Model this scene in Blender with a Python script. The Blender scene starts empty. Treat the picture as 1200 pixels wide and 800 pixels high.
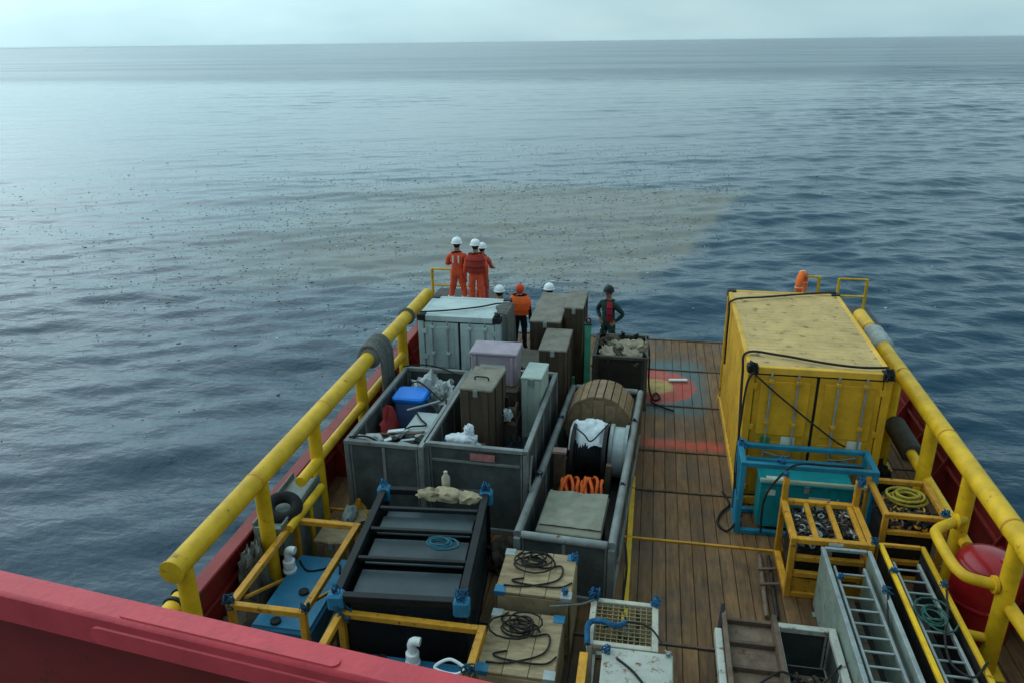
import bpy, bmesh, math, random
import numpy as np
from mathutils import Vector, Matrix, noise
R = math.radians
rnd = random.Random(7)
S = bpy.context.scene
COL = S.collection

# ------------------------------------------------------------------ camera
F, CAMH = 900.0, 7.5                      # focal length in photo pixels (1200 wide), height above deck
def _axes():
    fy = Vector((775-600, 47-400, F)).normalized()
    p2 = Vector((1775-600, 47-12.5-400, F))
    dn = fy.cross(p2).normalized()
    if dn.y < 0: dn = -dn
    return dn.cross(fy), fy, dn
RX, FY, DN = _axes()
cd = bpy.data.cameras.new('camera'); cam = bpy.data.objects.new('camera', cd); COL.objects.link(cam)
cx = Vector((RX.x, FY.x, -DN.x)); cy = -Vector((RX.y, FY.y, -DN.y)); cz = -Vector((RX.z, FY.z, -DN.z))
m = Matrix((cx, cy, cz)).transposed().to_4x4(); m.translation = (0, 0, CAMH)
cam.matrix_world = m
cd.sensor_width = 36; cd.lens = F/1200*36; cd.clip_start = .05; cd.clip_end = 40000
S.camera = cam

# ------------------------------------------------------------------ sky, sun, exposure
SUN_EL, SUN_AZ = 38, -70                  # azimuth measured from +Y (astern) towards +X
w = bpy.data.worlds.new('World'); S.world = w; w.use_nodes = True
nt = w.node_tree; nt.nodes.clear()
def N(t, **k):
    n = nt.nodes.new(t)
    for a, b in k.items(): setattr(n, a, b)
    return n
out = N('ShaderNodeOutputWorld'); bg = N('ShaderNodeBackground'); bg.inputs[1].default_value = .15
sky = N('ShaderNodeTexSky', sky_type='NISHITA'); sky.sun_disc = False
sky.sun_elevation = R(SUN_EL); sky.sun_rotation = R(SUN_AZ); sky.air_density = 1.0; sky.dust_density = 1.5; sky.ozone_density = 1.0
tc = N('ShaderNodeTexCoord'); mp = N('ShaderNodeMapping'); mp.inputs['Scale'].default_value = (1.0, 1.0, 3.2)
nz = N('ShaderNodeTexNoise'); nz.inputs['Scale'].default_value = 1.7; nz.inputs['Detail'].default_value = 6; nz.inputs['Roughness'].default_value = .5
cr = N('ShaderNodeValToRGB'); cr.color_ramp.elements[0].position = .34; cr.color_ramp.elements[1].position = .66
cr.color_ramp.elements[0].color = (1.62, 2.8, 3.3, 1); cr.color_ramp.elements[1].color = (3.1, 4.5, 4.85, 1)
mx = N('ShaderNodeMix', data_type='RGBA'); mx.inputs[0].default_value = .9
nt.links.new(tc.outputs['Generated'], mp.inputs[0]); nt.links.new(mp.outputs[0], nz.inputs['Vector'])
# cloud layer, thinner and so brighter towards the hidden sun
_sd = (math.sin(R(SUN_AZ))*math.cos(R(SUN_EL)), math.cos(R(SUN_AZ))*math.cos(R(SUN_EL)), math.sin(R(SUN_EL)))
dp = N('ShaderNodeVectorMath', operation='DOT_PRODUCT'); dp.inputs[1].default_value = _sd; nt.links.new(tc.outputs['Generated'], dp.inputs[0])
lobe = N('ShaderNodeMapRange', interpolation_type='SMOOTHSTEP'); lobe.inputs[1].default_value = .25; lobe.inputs[2].default_value = 1.; lobe.inputs[3].default_value = .84; lobe.inputs[4].default_value = 1.75
nt.links.new(dp.outputs['Value'], lobe.inputs[0]); cmul = N('ShaderNodeVectorMath', operation='SCALE')
nt.links.new(nz.outputs[0], cr.inputs[0]); nt.links.new(cr.outputs[0], cmul.inputs[0]); nt.links.new(lobe.outputs[0], cmul.inputs['Scale'])
nt.links.new(sky.outputs[0], mx.inputs[6]); nt.links.new(cmul.outputs[0], mx.inputs[7])
nt.links.new(mx.outputs[2], bg.inputs[0]); nt.links.new(bg.outputs[0], out.inputs[0])
sd = bpy.data.lights.new('sun', 'SUN'); sd.energy = .5; sd.angle = R(75); sd.color = (1, .975, .94)
sun = bpy.data.objects.new('sun', sd); COL.objects.link(sun)
sdir = Vector((math.sin(R(SUN_AZ))*math.cos(R(SUN_EL)), math.cos(R(SUN_AZ))*math.cos(R(SUN_EL)), math.sin(R(SUN_EL))))
sun.rotation_euler = sdir.to_track_quat('Z', 'Y').to_euler(); sun.location = (-20, 20, 40)
S.view_settings.view_transform = 'Standard'; S.view_settings.look = 'None'
S.view_settings.exposure = 0.5; S.view_settings.gamma = 1

# ------------------------------------------------------------------ materials
MATS = {}
def mat(name, col, rough=.55, metal=0., var=.3, scale=4., rust=0., rustcol=(.11, .045, .018), bump=.15, spec=.25, coat=0., grain=None):
    if name in MATS: return MATS[name]
    m = bpy.data.materials.new(name); m.use_nodes = True; t = m.node_tree; b = t.nodes['Principled BSDF']
    def n(k): return t.nodes.new(k)
    L = t.links.new
    tcx = n('ShaderNodeTexCoord'); oi = n('ShaderNodeObjectInfo'); mpp = n('ShaderNodeMapping'); L(tcx.outputs['Object'], mpp.inputs[0])
    cmb = n('ShaderNodeCombineXYZ'); mu = n('ShaderNodeMath'); mu.operation = 'MULTIPLY'; mu.inputs[1].default_value = 37
    L(oi.outputs['Random'], mu.inputs[0])
    for i in range(3): L(mu.outputs[0], cmb.inputs[i])
    L(cmb.outputs[0], mpp.inputs['Location'])
    if grain: mpp.inputs['Scale'].default_value = grain
    a = n('ShaderNodeTexNoise'); a.inputs['Scale'].default_value = scale; a.inputs['Detail'].default_value = 6; a.inputs['Roughness'].default_value = .65
    L(mpp.outputs[0], a.inputs['Vector'])
    c = n('ShaderNodeValToRGB'); c.color_ramp.elements[0].position = .3; c.color_ramp.elements[1].position = .7
    c.color_ramp.elements[0].color = tuple(x*(1-var) for x in col)+(1,); c.color_ramp.elements[1].color = tuple(min(1, x*(1+var*.6)) for x in col)+(1,)
    L(a.outputs[0], c.inputs[0]); last = c.outputs[0]
    # per-object shift
    hv = n('ShaderNodeHueSaturation'); mr = n('ShaderNodeMapRange'); mr.inputs[3].default_value = 1-var*.45; mr.inputs[4].default_value = 1+var*.35
    L(oi.outputs['Random'], mr.inputs[0]); L(mr.outputs[0], hv.inputs['Value']); L(last, hv.inputs['Color']); last = hv.outputs[0]
    if rust > 0:
        r = n('ShaderNodeTexNoise'); r.inputs['Scale'].default_value = scale*1.9; r.inputs['Detail'].default_value = 9; r.inputs['Roughness'].default_value = .72
        L(mpp.outputs[0], r.inputs['Vector'])
        rr = n('ShaderNodeValToRGB'); p = .72-.32*rust
        rr.color_ramp.elements[0].position = p; rr.color_ramp.elements[1].position = min(1, p+.09)
        rr.color_ramp.elements[0].color = (0, 0, 0, 1); rr.color_ramp.elements[1].color = (1, 1, 1, 1)
        L(r.outputs[0], rr.inputs[0]); mxx = n('ShaderNodeMix'); mxx.data_type = 'RGBA'
        L(rr.outputs[0], mxx.inputs[0]); L(last, mxx.inputs[6]); mxx.inputs[7].default_value = rustcol+(1,); last = mxx.outputs[2]
        ra = n('ShaderNodeMapRange'); ra.inputs[3].default_value = rough; ra.inputs[4].default_value = .9
        L(rr.outputs[0], ra.inputs[0]); L(ra.outputs[0], b.inputs['Roughness'])
    else: b.inputs['Roughness'].default_value = rough
    L(last, b.inputs['Base Color'])
    b.inputs['Metallic'].default_value = metal; b.inputs['Specular IOR Level'].default_value = spec; b.inputs['Coat Weight'].default_value = coat
    if bump:
        bn = n('ShaderNodeTexNoise'); bn.inputs['Scale'].default_value = scale*7; bn.inputs['Detail'].default_value = 4; L(mpp.outputs[0], bn.inputs['Vector'])
        bb = n('ShaderNodeBump'); bb.inputs['Strength'].default_value = bump; bb.inputs['Distance'].default_value = .02
        L(bn.outputs[0], bb.inputs['Height']); L(bb.outputs[0], b.inputs['Normal'])
    MATS[name] = m; return m
YEL = mat('yellow_paint', (.70, .40, .013), .45, rust=.35, scale=3.0, var=.3, bump=.08)
YEL2 = mat('ochre_paint', (.56, .255, .022), .5, rust=.45, scale=5, var=.3)
YCON = mat('container_yellow', (.69, .375, .04), .55, rust=.28, scale=1.6, var=.3, bump=.1)
YDOOR = mat('container_door_yellow', (.62, .315, .018), .5, rust=.33, scale=2.2, var=.3, bump=.1)
YROOF = mat('container_roof', (.56, .365, .14), .6, rust=.5, scale=2.2, var=.25, rustcol=(.20, .13, .06), bump=.1)
WCON = mat('container_white', (.42, .49, .47), .5, rust=.3, scale=2, var=.25, bump=.1)
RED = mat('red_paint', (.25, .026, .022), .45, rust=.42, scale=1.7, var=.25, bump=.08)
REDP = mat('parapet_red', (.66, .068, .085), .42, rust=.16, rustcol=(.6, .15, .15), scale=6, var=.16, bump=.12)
REDD = mat('drum_red', (.36, .012, .016), .3, rust=.12, scale=3, var=.2, bump=.03, coat=.3)
GREY = mat('basket_grey', (.19, .20, .19), .5, rust=.4, scale=3, var=.35)
GREYD = mat('panel_grey', (.07, .076, .073), .6, rust=.42, scale=3.5, var=.45)
LGREY = mat('galvanised', (.30, .33, .32), .45, metal=.3, rust=.3, scale=5, var=.3)
PGREEN = mat('pale_green_paint', (.20, .245, .205), .5, rust=.42, scale=4, var=.3)
BLK = mat('black_steel', (.010, .012, .013), .55, rust=.25, scale=4, var=.4)
DARK = mat('dark_steel', (.018, .017, .016), .6, rust=.45, scale=6, var=.5)
GLASSY = mat('dark_lid', (.04, .058, .064), .38, var=.3, scale=2, rust=.1)
TEAL = mat('teal_paint', (.018, .19, .29), .42, rust=.25, scale=3, var=.3)
TEALB = mat('teal_box', (.008, .24, .26), .5, rust=.15, scale=2.5, var=.25)
BLUE = mat('blue_tank', (.026, .16, .28), .45, rust=.2, scale=3, var=.25)
BSLING = mat('blue_sling', (.02, .12, .24), .8, var=.5, scale=14, bump=.5)
BTUB = mat('blue_lid', (.006, .19, .72), .4, var=.1, scale=3)
BTUB2 = mat('blue_tub', (.10, .16, .34), .5, var=.15, scale=3)
WOOD = mat('crate_plywood', (.31, .225, .125), .75, var=.4, scale=4, rust=.4, rustcol=(.12, .09, .055), grain=(1, 4, 1))
WOODD = mat('crate_old_wood', (.10, .076, .05), .8, var=.4, scale=5, rust=.3, rustcol=(.05, .04, .03), grain=(1, 3, 1))
BROWN = mat('brown_case', (.075, .052, .034), .7, var=.3, scale=3, rust=.15)
CARD = mat('weathered_top', (.21, .185, .145), .75, var=.4, scale=3, rust=.4, rustcol=(.1, .085, .06))
DWOOD = mat('drum_wood', (.25, .165, .095), .8, var=.35, scale=6, rust=.25, rustcol=(.09, .06, .035))
LILAC = mat('lilac_box', (.34, .27, .31), .6, var=.2, scale=3, rust=.1)
WHITE = mat('white_plastic', (.62, .66, .66), .5, var=.12, scale=5)
VENTW = mat('vent_white', (.78, .80, .78), .35, var=.08, scale=6)
CLOTH = mat('white_cloth', (.62, .66, .68), .85, var=.2, scale=7, bump=.5)
CANVAS = mat('tan_canvas', (.33, .28, .20), .9, var=.35, scale=6, bump=.5)
SACK = mat('brown_sacking', (.10, .075, .055), .95, var=.5, scale=9, bump=.6)
CLEAR = mat('clear_wrap', (.42, .45, .44), .25, var=.45, scale=7, bump=.4)
ROPE = mat('dark_rope', (.028, .025, .022), .9, var=.4, scale=30, bump=.5)
GROPE = mat('grey_rope', (.16, .16, .14), .9, var=.4, scale=30, bump=.5)
YROPE = mat('yellow_rope', (.48, .36, .05), .85, var=.3, scale=30, bump=.4)
ORROPE = mat('orange_rope', (.75, .13, .025), .8, var=.3, scale=20, bump=.4)
ORAN = mat('orange_coverall', (.74, .09, .035), .85, var=.25, scale=7, bump=.35)
ORVEST = mat('orange_vest', (.85, .15, .03), .75, var=.15, scale=7, bump=.2)
DCOV = mat('dark_coverall', (.016, .045, .04), .85, var=.35, scale=8, bump=.35)
BLKC = mat('black_trousers', (.014, .016, .02), .85, var=.3, scale=8, bump=.3)
REDV = mat('red_workvest', (.40, .02, .045), .8, var=.2, scale=7, bump=.2)
SKIN = mat('skin', (.30, .17, .11), .6, var=.12, scale=9, bump=.05)
HAIR = mat('hair', (.012, .01, .009), .7, var=.3, scale=20)
HELM = mat('white_helmet', (.78, .80, .79), .35, var=.05, scale=6, bump=0)
BOOT = mat('boots', (.02, .017, .014), .7, var=.3, scale=10)
REFL = mat('reflective_tape', (.62, .63, .58), .4, var=.1, scale=8)
RUSTY = mat('rusty_plate', (.14, .095, .065), .8, var=.4, scale=5, rust=.5, rustcol=(.10, .04, .02))
WRUST = mat('white_rusty_top', (.42, .42, .36), .6, var=.2, scale=4, rust=.5, rustcol=(.15, .06, .025))
GREEN = mat('green_paint', (.05, .26, .17), .5, rust=.25, scale=4, var=.3)
STICK = mat('sticker_white', (.62, .62, .55), .5, var=.1, scale=9)
STICKG = mat('sticker_green', (.04, .22, .09), .5, var=.1, scale=9)
PINKL = mat('faded_red_print', (.40, .16, .15), .7, var=.3, scale=12)
RUBBER = mat('wrap_rubber', (.12, .12, .115), .85, var=.35, scale=12, bump=.5)
STEELDK = mat('deck_steel', (.06, .055, .05), .7, var=.4, scale=3, rust=.4)

# ------------------------------------------------------------------ mesh builder
class MB:
    def __init__(s): s.v = []; s.f = []; s.mi = []
    def add(s, vs, fs, mi=0):
        o = len(s.v); s.v += [tuple(p) for p in vs]; s.f += [tuple(i+o for i in f) for f in fs]; s.mi += [mi]*len(fs); return s
    def box(s, x0, x1, y0, y1, z0, z1, ch=0.0, mi=0):
        if ch <= 0:
            v = [(x, y, z) for x in (x0, x1) for y in (y0, y1) for z in (z0, z1)]
            return s.add(v, [(0, 1, 3, 2), (4, 6, 7, 5), (0, 4, 5, 1), (2, 3, 7, 6), (0, 2, 6, 4), (1, 5, 7, 3)], mi)
        bm = bmesh.new(); bmesh.ops.create_cube(bm, size=1)
        for q in bm.verts: q.co = Vector(((x0+x1)/2+q.co.x*(x1-x0), (y0+y1)/2+q.co.y*(y1-y0), (z0+z1)/2+q.co.z*(z1-z0)))
        bmesh.ops.bevel(bm, geom=list(bm.edges), offset=min(ch, .45*min(x1-x0, y1-y0, z1-z0)), segments=1, affect='EDGES')
        s.bm(bm, mi); return s
    def bm(s, bm, mi=0):
        bm.verts.index_update(); s.add([q.co[:] for q in bm.verts], [[q.index for q in f.verts] for f in bm.faces], mi); bm.free()
    def bar(s, p, q, wd, ht, ch=.006, up=(0, 0, 1)):
        p, q = Vector(p), Vector(q); d = q-p; L = d.length; d.normalize(); u = Vector(up)
        if abs(d.dot(u)) > .95: u = Vector((0, 1, 0))
        sx = d.cross(u).normalized(); u = sx.cross(d)
        t = MB(); t.box(-wd/2, wd/2, 0, L, -ht/2, ht/2, ch)
        s.add([p+sx*a+d*b+u*c for a, b, c in t.v], t.f); return s
    def tube(s, pts, r, n=8, cap=True, mi=0):
        pts = [Vector(p) for p in pts]; k = len(pts); rr = r if isinstance(r, (list, tuple)) else [r]*k
        vs = []; prev = None
        for i, p in enumerate(pts):
            d = (pts[min(i+1, k-1)]-pts[max(i-1, 0)])
            d = d.normalized() if d.length > 1e-9 else Vector((0, 0, 1))
            if prev is None: a = d.orthogonal().normalized()
            else:
                a = prev-d*prev.dot(d); a = a.normalized() if a.length > 1e-6 else d.orthogonal().normalized()
            prev = a; b = d.cross(a)
            vs += [p+(a*math.cos(2*math.pi*j/n)+b*math.sin(2*math.pi*j/n))*rr[i] for j in range(n)]
        fs = [(i*n+j, i*n+(j+1) % n, (i+1)*n+(j+1) % n, (i+1)*n+j) for i in range(k-1) for j in range(n)]
        if cap: fs += [tuple(reversed(range(n))), tuple((k-1)*n+j for j in range(n))]
        return s.add(vs, fs, mi)
    def lathe(s, prof, c=(0, 0, 0), n=24, axis='Z', mi=0):
        c = Vector(c); vs = []
        for r_, h in prof:
            for j in range(n):
                a = 2*math.pi*j/n; x, y = r_*math.cos(a), r_*math.sin(a)
                vs.append(c+(Vector((x, y, h)) if axis == 'Z' else Vector((x, h, y)) if axis == 'Y' else Vector((h, x, y))))
        k = len(prof)
        fs = [(i*n+j, i*n+(j+1) % n, (i+1)*n+(j+1) % n, (i+1)*n+j) for i in range(k-1) for j in range(n)]
        fs += [tuple(reversed(range(n))), tuple((k-1)*n+j for j in range(n))]
        return s.add(vs, fs, mi)
    def torus(s, c, R_, r, axis='Z', n=20, k=8, mi=0, sy=1.):
        pts = []
        for i in range(n):
            a = 2*math.pi*i/n; x, y = R_*math.cos(a), R_*sy*math.sin(a)
            pts.append((x, y, 0) if axis == 'Z' else (x, 0, y) if axis == 'Y' else (0, x, y))
        c = Vector(c); vs = []
        nrm = Vector((0, 0, 1) if axis == 'Z' else (0, 1, 0) if axis == 'Y' else (1, 0, 0))
        for p in pts:
            o = Vector(p); d = o.normalized()
            for j in range(k):
                b = 2*math.pi*j/k; vs.append(c+o+d*r*math.cos(b)+nrm*r*math.sin(b))
        return s.add(vs, [(i*k+j, i*k+(j+1) % k, ((i+1) % n)*k+(j+1) % k, ((i+1) % n)*k+j) for i in range(n) for j in range(k)], mi)
    def blob(s, c, sz, seed=0, amp=.25, sub=3, flat=True, freq=2.2, mi=0):
        bm = bmesh.new(); bmesh.ops.create_icosphere(bm, subdivisions=sub, radius=1)
        for q in bm.verts:
            d = q.co.normalized(); f = 1+amp*noise.noise(d*freq+Vector((seed*7.3, seed*3.1, 1)))+amp*.55*noise.noise(d*freq*3+Vector((seed*2.3, 5, seed)))
            x, y, z = d*f
            if flat: z = max(z, -.45)
            q.co = Vector((c[0]+x*sz[0], c[1]+y*sz[1], c[2]+z*sz[2]))
        s.bm(bm, mi); return s
    def sheet(s, x0, x1, y0, y1, fn, nx=14, ny=14, mi=0):
        vs = [(x0+(x1-x0)*i/nx, y0+(y1-y0)*j/ny, fn(i/nx, j/ny)) for j in range(ny+1) for i in range(nx+1)]
        return s.add(vs, [(j*(nx+1)+i, j*(nx+1)+i+1, (j+1)*(nx+1)+i+1, (j+1)*(nx+1)+i) for j in range(ny) for i in range(nx)], mi)
    def mesh(s, name, mats, smooth=None):
        me = bpy.data.meshes.new(name); me.from_pydata(s.v, [], s.f)
        for q in (mats if isinstance(mats, (list, tuple)) else [mats]): me.materials.append(q)
        bm = bmesh.new(); bm.from_mesh(me); bmesh.ops.recalc_face_normals(bm, faces=bm.faces); bm.to_mesh(me); bm.free()
        if any(s.mi): me.polygons.foreach_set('material_index', s.mi)
        if smooth is not None:
            me.polygons.foreach_set('use_smooth', [True]*len(me.polygons)); me.set_sharp_from_angle(angle=R(smooth))
        me.update(); return me
def put(name, me, parent=None, loc=(0, 0, 0), rot=(0, 0, 0)):
    o = bpy.data.objects.new(name, me); COL.objects.link(o); o.location = loc; o.rotation_euler = rot
    if parent: o.parent = parent
    return o
def ob(name, mb, mats, parent=None, smooth=None, loc=(0, 0, 0), rot=(0, 0, 0)):
    return put(name, mb.mesh(name, mats, smooth), parent, loc, rot)
def tag(o, label, cat, group=None):
    o['label'] = label; o['category'] = cat
    if group: o['group'] = group
    return o
def thing(name, label, cat, loc=(0, 0, 0), rz=0, group=None):
    o = bpy.data.objects.new(name, None); COL.objects.link(o); o.location = loc; o.rotation_euler = (0, 0, rz); o.empty_display_size = .2
    return tag(o, label, cat, group)
def struct(o): o['kind'] = 'structure'; return o
def smoothpts(ctrl, n=8):
    P = [Vector(p) for p in ctrl]; P = [P[0]]+P+[P[-1]]; o = []
    for i in range(1, len(P)-2):
        for k in range(n):
            t = k/n; a, b, c, d = P[i-1], P[i], P[i+1], P[i+2]
            o.append(.5*((2*b)+(c-a)*t+(2*a-5*b+4*c-d)*t*t+(3*b-a-3*c+d)*t**3))
    o.append(P[-2]); return o
def rope(name, ctrl, r, m, label, cat='rope', parent=None, n=6, seg=8):
    o = ob(name, MB().tube(smoothpts(ctrl, seg), r, n), m, parent, 60)
    if label: tag(o, label, cat)
    return o
def coil_pts(c, r0, turns, seed=0, sq=1., lift=.012, jit=.25):
    q = random.Random(seed); pts = []; n = int(turns*14)
    for i in range(n):
        a = 2*math.pi*i/14; k = r0*(1+jit*math.sin(a*.37+seed)+jit*.4*math.sin(a*.71+seed*2))
        pts.append((c[0]+k*math.cos(a)+.08*r0*math.sin(i*.13), c[1]+k*sq*math.sin(a), c[2]+lift*(i/14)+.004*math.sin(i*1.7)))
    return pts

# ------------------------------------------------------------------ sea
SEA = -1.6
_q = np.random.RandomState(5); WAVES = []
for i in range(72):
    lam = .7*(20/.7)**_q.rand(); th = R(12)+_q.normal()*(.2 if lam > 5 else .42)
    WAVES.append((lam, th, .0042*lam**.72*(.6+.8*_q.rand())*(1.1 if lam < 3 else .95 if lam < 5 else .8), _q.rand()*6.28))
def sea_height(X, Y, step):
    Z = np.zeros_like(X)
    for i, (lam, th, amp, ph) in enumerate(WAVES):
        p = 2*np.pi/lam*(X*np.sin(th)-Y*np.cos(th))+ph+.7*np.sin(.05*X+.031*Y+i)
        Z += amp*np.clip((lam/step-2.5)/2.5, 0, 1)*(np.sin(p)+.25*np.sin(2*p+.6))
    calm = 1/(1+np.exp((X-.27*(Y-30))/3.))/(1+np.exp(-(Y-30)/5.))               # the slick and the water to port of it lie smoother
    return Z*(.8+.35*np.sin(X*.045+Y*.021+1)*np.sin(Y*.05-X*.018))*(1.1-.55*calm)     # gusts and calmer lanes
def sea():
    r = [4.0]
    while r[-1] < 30000:
        x = r[-1]; r.append(x+max(.14, .0042*x if x < 200 else .0042*x*(x/200)**.8))
    r = np.array(r); fwd = np.radians(np.linspace(-62, 62, 680)); back = np.radians(np.linspace(62, 298, 70)[1:-1])
    az = np.concatenate([fwd, back]); A, Rr = np.meshgrid(az, r); X = Rr*np.sin(A); Y = Rr*np.cos(A)
    step = np.maximum(np.gradient(r)[:, None]*np.ones_like(A), Rr*np.radians(.18))
    Z = sea_height(X, Y, step)*(np.abs(A) < np.radians(62.2))
    nr, na = X.shape; vs = np.stack([X, Y, Z+SEA], -1).reshape(-1, 3)
    idx = np.arange(nr*na).reshape(nr, na); nx_ = np.roll(idx, -1, 1)
    fs = np.stack([idx[:-1], nx_[:-1], nx_[1:], idx[1:]], -1).reshape(-1, 4)
    me = bpy.data.meshes.new('sea'); me.vertices.add(len(vs)); me.vertices.foreach_set('co', vs.ravel())
    me.loops.add(fs.size); me.loops.foreach_set('vertex_index', fs.ravel().astype(np.int32))
    me.polygons.add(len(fs)); me.polygons.foreach_set('loop_start', np.arange(0, fs.size, 4, dtype=np.int32))
    me.polygons.foreach_set('use_smooth', np.ones(len(fs), bool)); me.update(); me.validate()
    m = bpy.data.materials.new('sea_water'); m.use_nodes = True; t = m.node_tree; b = t.nodes['Principled BSDF']; L = t.links.new
    def n(k, **kw):
        z = t.nodes.new(k)
        for a, c in kw.items(): setattr(z, a, c)
        return z
    def mth(op, a, c=None, cl=False):
        z = n('ShaderNodeMath', operation=op, use_clamp=cl)
        for i, v in enumerate((a, c)):
            if v is None: continue
            if isinstance(v, (int, float)): z.inputs[i].default_value = v
            else: L(v, z.inputs[i])
        return z.outputs[0]
    g = n('ShaderNodeNewGeometry'); sp = n('ShaderNodeSeparateXYZ'); L(g.outputs['Position'], sp.inputs[0]); x, y = sp.outputs[0], sp.outputs[1]
    def nz(sc, det=4, scl=(1, 1, 1), rot=0, ro=.55):
        mp = n('ShaderNodeMapping'); mp.inputs['Scale'].default_value = scl; mp.inputs['Rotation'].default_value = (0, 0, rot); L(g.outputs['Position'], mp.inputs[0])
        z = n('ShaderNodeTexNoise'); z.inputs['Scale'].default_value = sc; z.inputs['Detail'].default_value = det; z.inputs['Roughness'].default_value = ro; L(mp.outputs[0], z.inputs['Vector']); return z.outputs[0]
    def ss(v, a, c):
        z = n('ShaderNodeMapRange', interpolation_type='SMOOTHSTEP'); z.inputs[1].default_value = a; z.inputs[2].default_value = c; L(v, z.inputs[0]); return z.outputs[0]
    # scum raft drifting astern: sharp starboard edge, ragged fade to port
    wob = mth('MULTIPLY', mth('SUBTRACT', nz(.12, 5), .5), 9.)
    e1 = mth('ADD', mth('SUBTRACT', x, mth('MULTIPLY', mth('SUBTRACT', y, 30), .27)), mth('MULTIPLY', wob, .35))   # x - edge line
    e1 = mth('ADD', e1, mth('MULTIPLY', mth('SUBTRACT', nz(.6, 6, (1, 1, 1), 0, .7), .5), 3.2))
    m1 = ss(e1, 1.0, -.5)
    m2 = ss(mth('ADD', y, wob), 53, 49)
    m3 = ss(mth('ADD', x, mth('MULTIPLY', wob, 2.)), -32, -6)
    m4 = ss(mth('ADD', y, wob), 26, 33)
    scum = mth('MULTIPLY', mth('MULTIPLY', m1, m2), mth('MULTIPLY', m3, m4))
    br = ss(nz(.55, 8, (1, 1.6, 1), 0, .7), .34, .62)
    scum = mth('MULTIPLY', scum, mth('ADD', mth('MULTIPLY', br, .34), .64), True)
    mc = n('ShaderNodeMix', data_type='RGBA'); mc.inputs[6].default_value = (.002, .034, .062, 1); mc.inputs[7].default_value = (.22, .213, .182, 1)
    L(scum, mc.inputs[0]); L(mc.outputs[2], b.inputs['Base Color'])
    # wind: the far belt is rougher
    far = ss(mth('ADD', y, mth('MULTIPLY', wob, 3.)), 175, 222)
    far = mth('MULTIPLY', far, mth('ADD', .72, mth('MULTIPLY', ss(nz(.012, 5, (.35, 2.2, 1), R(4)), .35, .62), .28)))
    ro = mth('ADD', mth('ADD', .07, mth('MULTIPLY', scum, .3)), mth('MULTIPLY', far, .15))
    L(ro, b.inputs['Roughness']); b.inputs['IOR'].default_value = 1.333
    L(mth('SUBTRACT', mth('SUBTRACT', .5, mth('MULTIPLY', far, .28)), mth('MULTIPLY', scum, .42)), b.inputs['Specular IOR Level'])
    dist = mth('SQRT', mth('ADD', mth('MULTIPLY', x, x), mth('MULTIPLY', y, y)))
    h = mth('ADD', mth('MULTIPLY', nz(.55, 3, (1, 2.1, 1), R(-20)), .32), mth('ADD', mth('MULTIPLY', nz(1.9, 4, (1, 1.9, 1), R(15)), .15), mth('MULTIPLY', nz(5., 4, (1, 1.6, 1), R(-10)), .05)))
    h = mth('ADD', h, mth('MULTIPLY', mth('MULTIPLY', nz(.14, 3, (1, 2.4, 1), R(-12)), 1.6), ss(dist, 50, 160)))
    calm = mth('MULTIPLY', ss(mth('SUBTRACT', x, mth('MULTIPLY', mth('SUBTRACT', y, 30), .27)), 5, -5), ss(y, 20, 42))
    bp = n('ShaderNodeBump'); bp.inputs['Distance'].default_value = 1.0; L(mth('MULTIPLY', mth('ADD', mth('SUBTRACT', .27, mth('MULTIPLY', calm, .14)), mth('MULTIPLY', far, .2)), mth('SUBTRACT', 1., mth('MULTIPLY', scum, .6))), bp.inputs['Strength']); L(h, bp.inputs['Height']); L(bp.outputs[0], b.inputs['Normal'])
    me.materials.append(m)
    struct(put('sea', me))
    # floating rubbish
    def inside(px, py):
        e = px-(.27*(py-30)); a = 1/(1+math.exp((e+.5)*2.)); bb = 1 if py < 53 else .12; l = min(1, max(.05, (px+30)/26)); f = min(1, max(.02, (py-20)/12)); st_ = .5+.5*noise.noise(Vector((px*.16, py*.3, 3))); return a*bb*l*f*min(1, max(0, st_*2.2-.55))
    rr = random.Random(11)
    for nm, lab, colr, cnt, sz in (('floating_debris', 'dark specks of drifting wood and weed on the slick astern', (.03, .027, .02), 2300, .0155), ('floating_scraps', 'pale scraps of plastic and foam drifting on the sea', (.6, .6, .54), 1500, .016), ('floating_straw', 'tan straw and bark scattered over the drifting slick', (.26, .19, .11), 3600, .019)):
        mb = MB(); k = 0; spots = []
        while k < cnt:
            px, py = rr.uniform(-45, 12), rr.uniform(13, 75)
            if rr.random() > inside(px, py)+.012: continue
            if abs(px) < 7 and py < 22: continue
            k += 1; spots.append((px, py))
        P_ = np.array(spots); HZ = SEA+.004+sea_height(P_[:, 0], P_[:, 1], np.maximum(.14, .0042*np.hypot(P_[:, 0], P_[:, 1])))
        for (px, py), zz in zip(spots, HZ):
            zz = float(zz); a = rr.uniform(0, 3.14); s_ = sz*rr.lognormvariate(0, .45); l_ = s_*rr.uniform(1, 2.6)
            ca, sa = math.cos(a), math.sin(a); P = []
            for u, v, hh in ((-l_, -s_*rr.uniform(.4, 1), 0), (l_, -s_*rr.uniform(.4, 1), 0), (l_*rr.uniform(.5, 1), s_, 0), (-l_*rr.uniform(.5, 1), s_*.8, 0)): P.append((px+u*ca-v*sa, py+u*sa+v*ca, zz))
            top = [(p[0]*.92+px*.08, p[1]*.92+py*.08, zz+.006+s_*.06) for p in P]
            low = [(p[0], p[1], zz-.008) for p in P]
            mb.add(low+top, [(4, 5, 6, 7), (0, 1, 5, 4), (1, 2, 6, 5), (2, 3, 7, 6), (3, 0, 4, 7)])
        o = ob(nm, mb, mat(nm, colr, .7, var=.4, scale=1.0, bump=0)); o['kind'] = 'stuff'; o['label'] = lab; o['category'] = 'debris'
sea()

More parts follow.
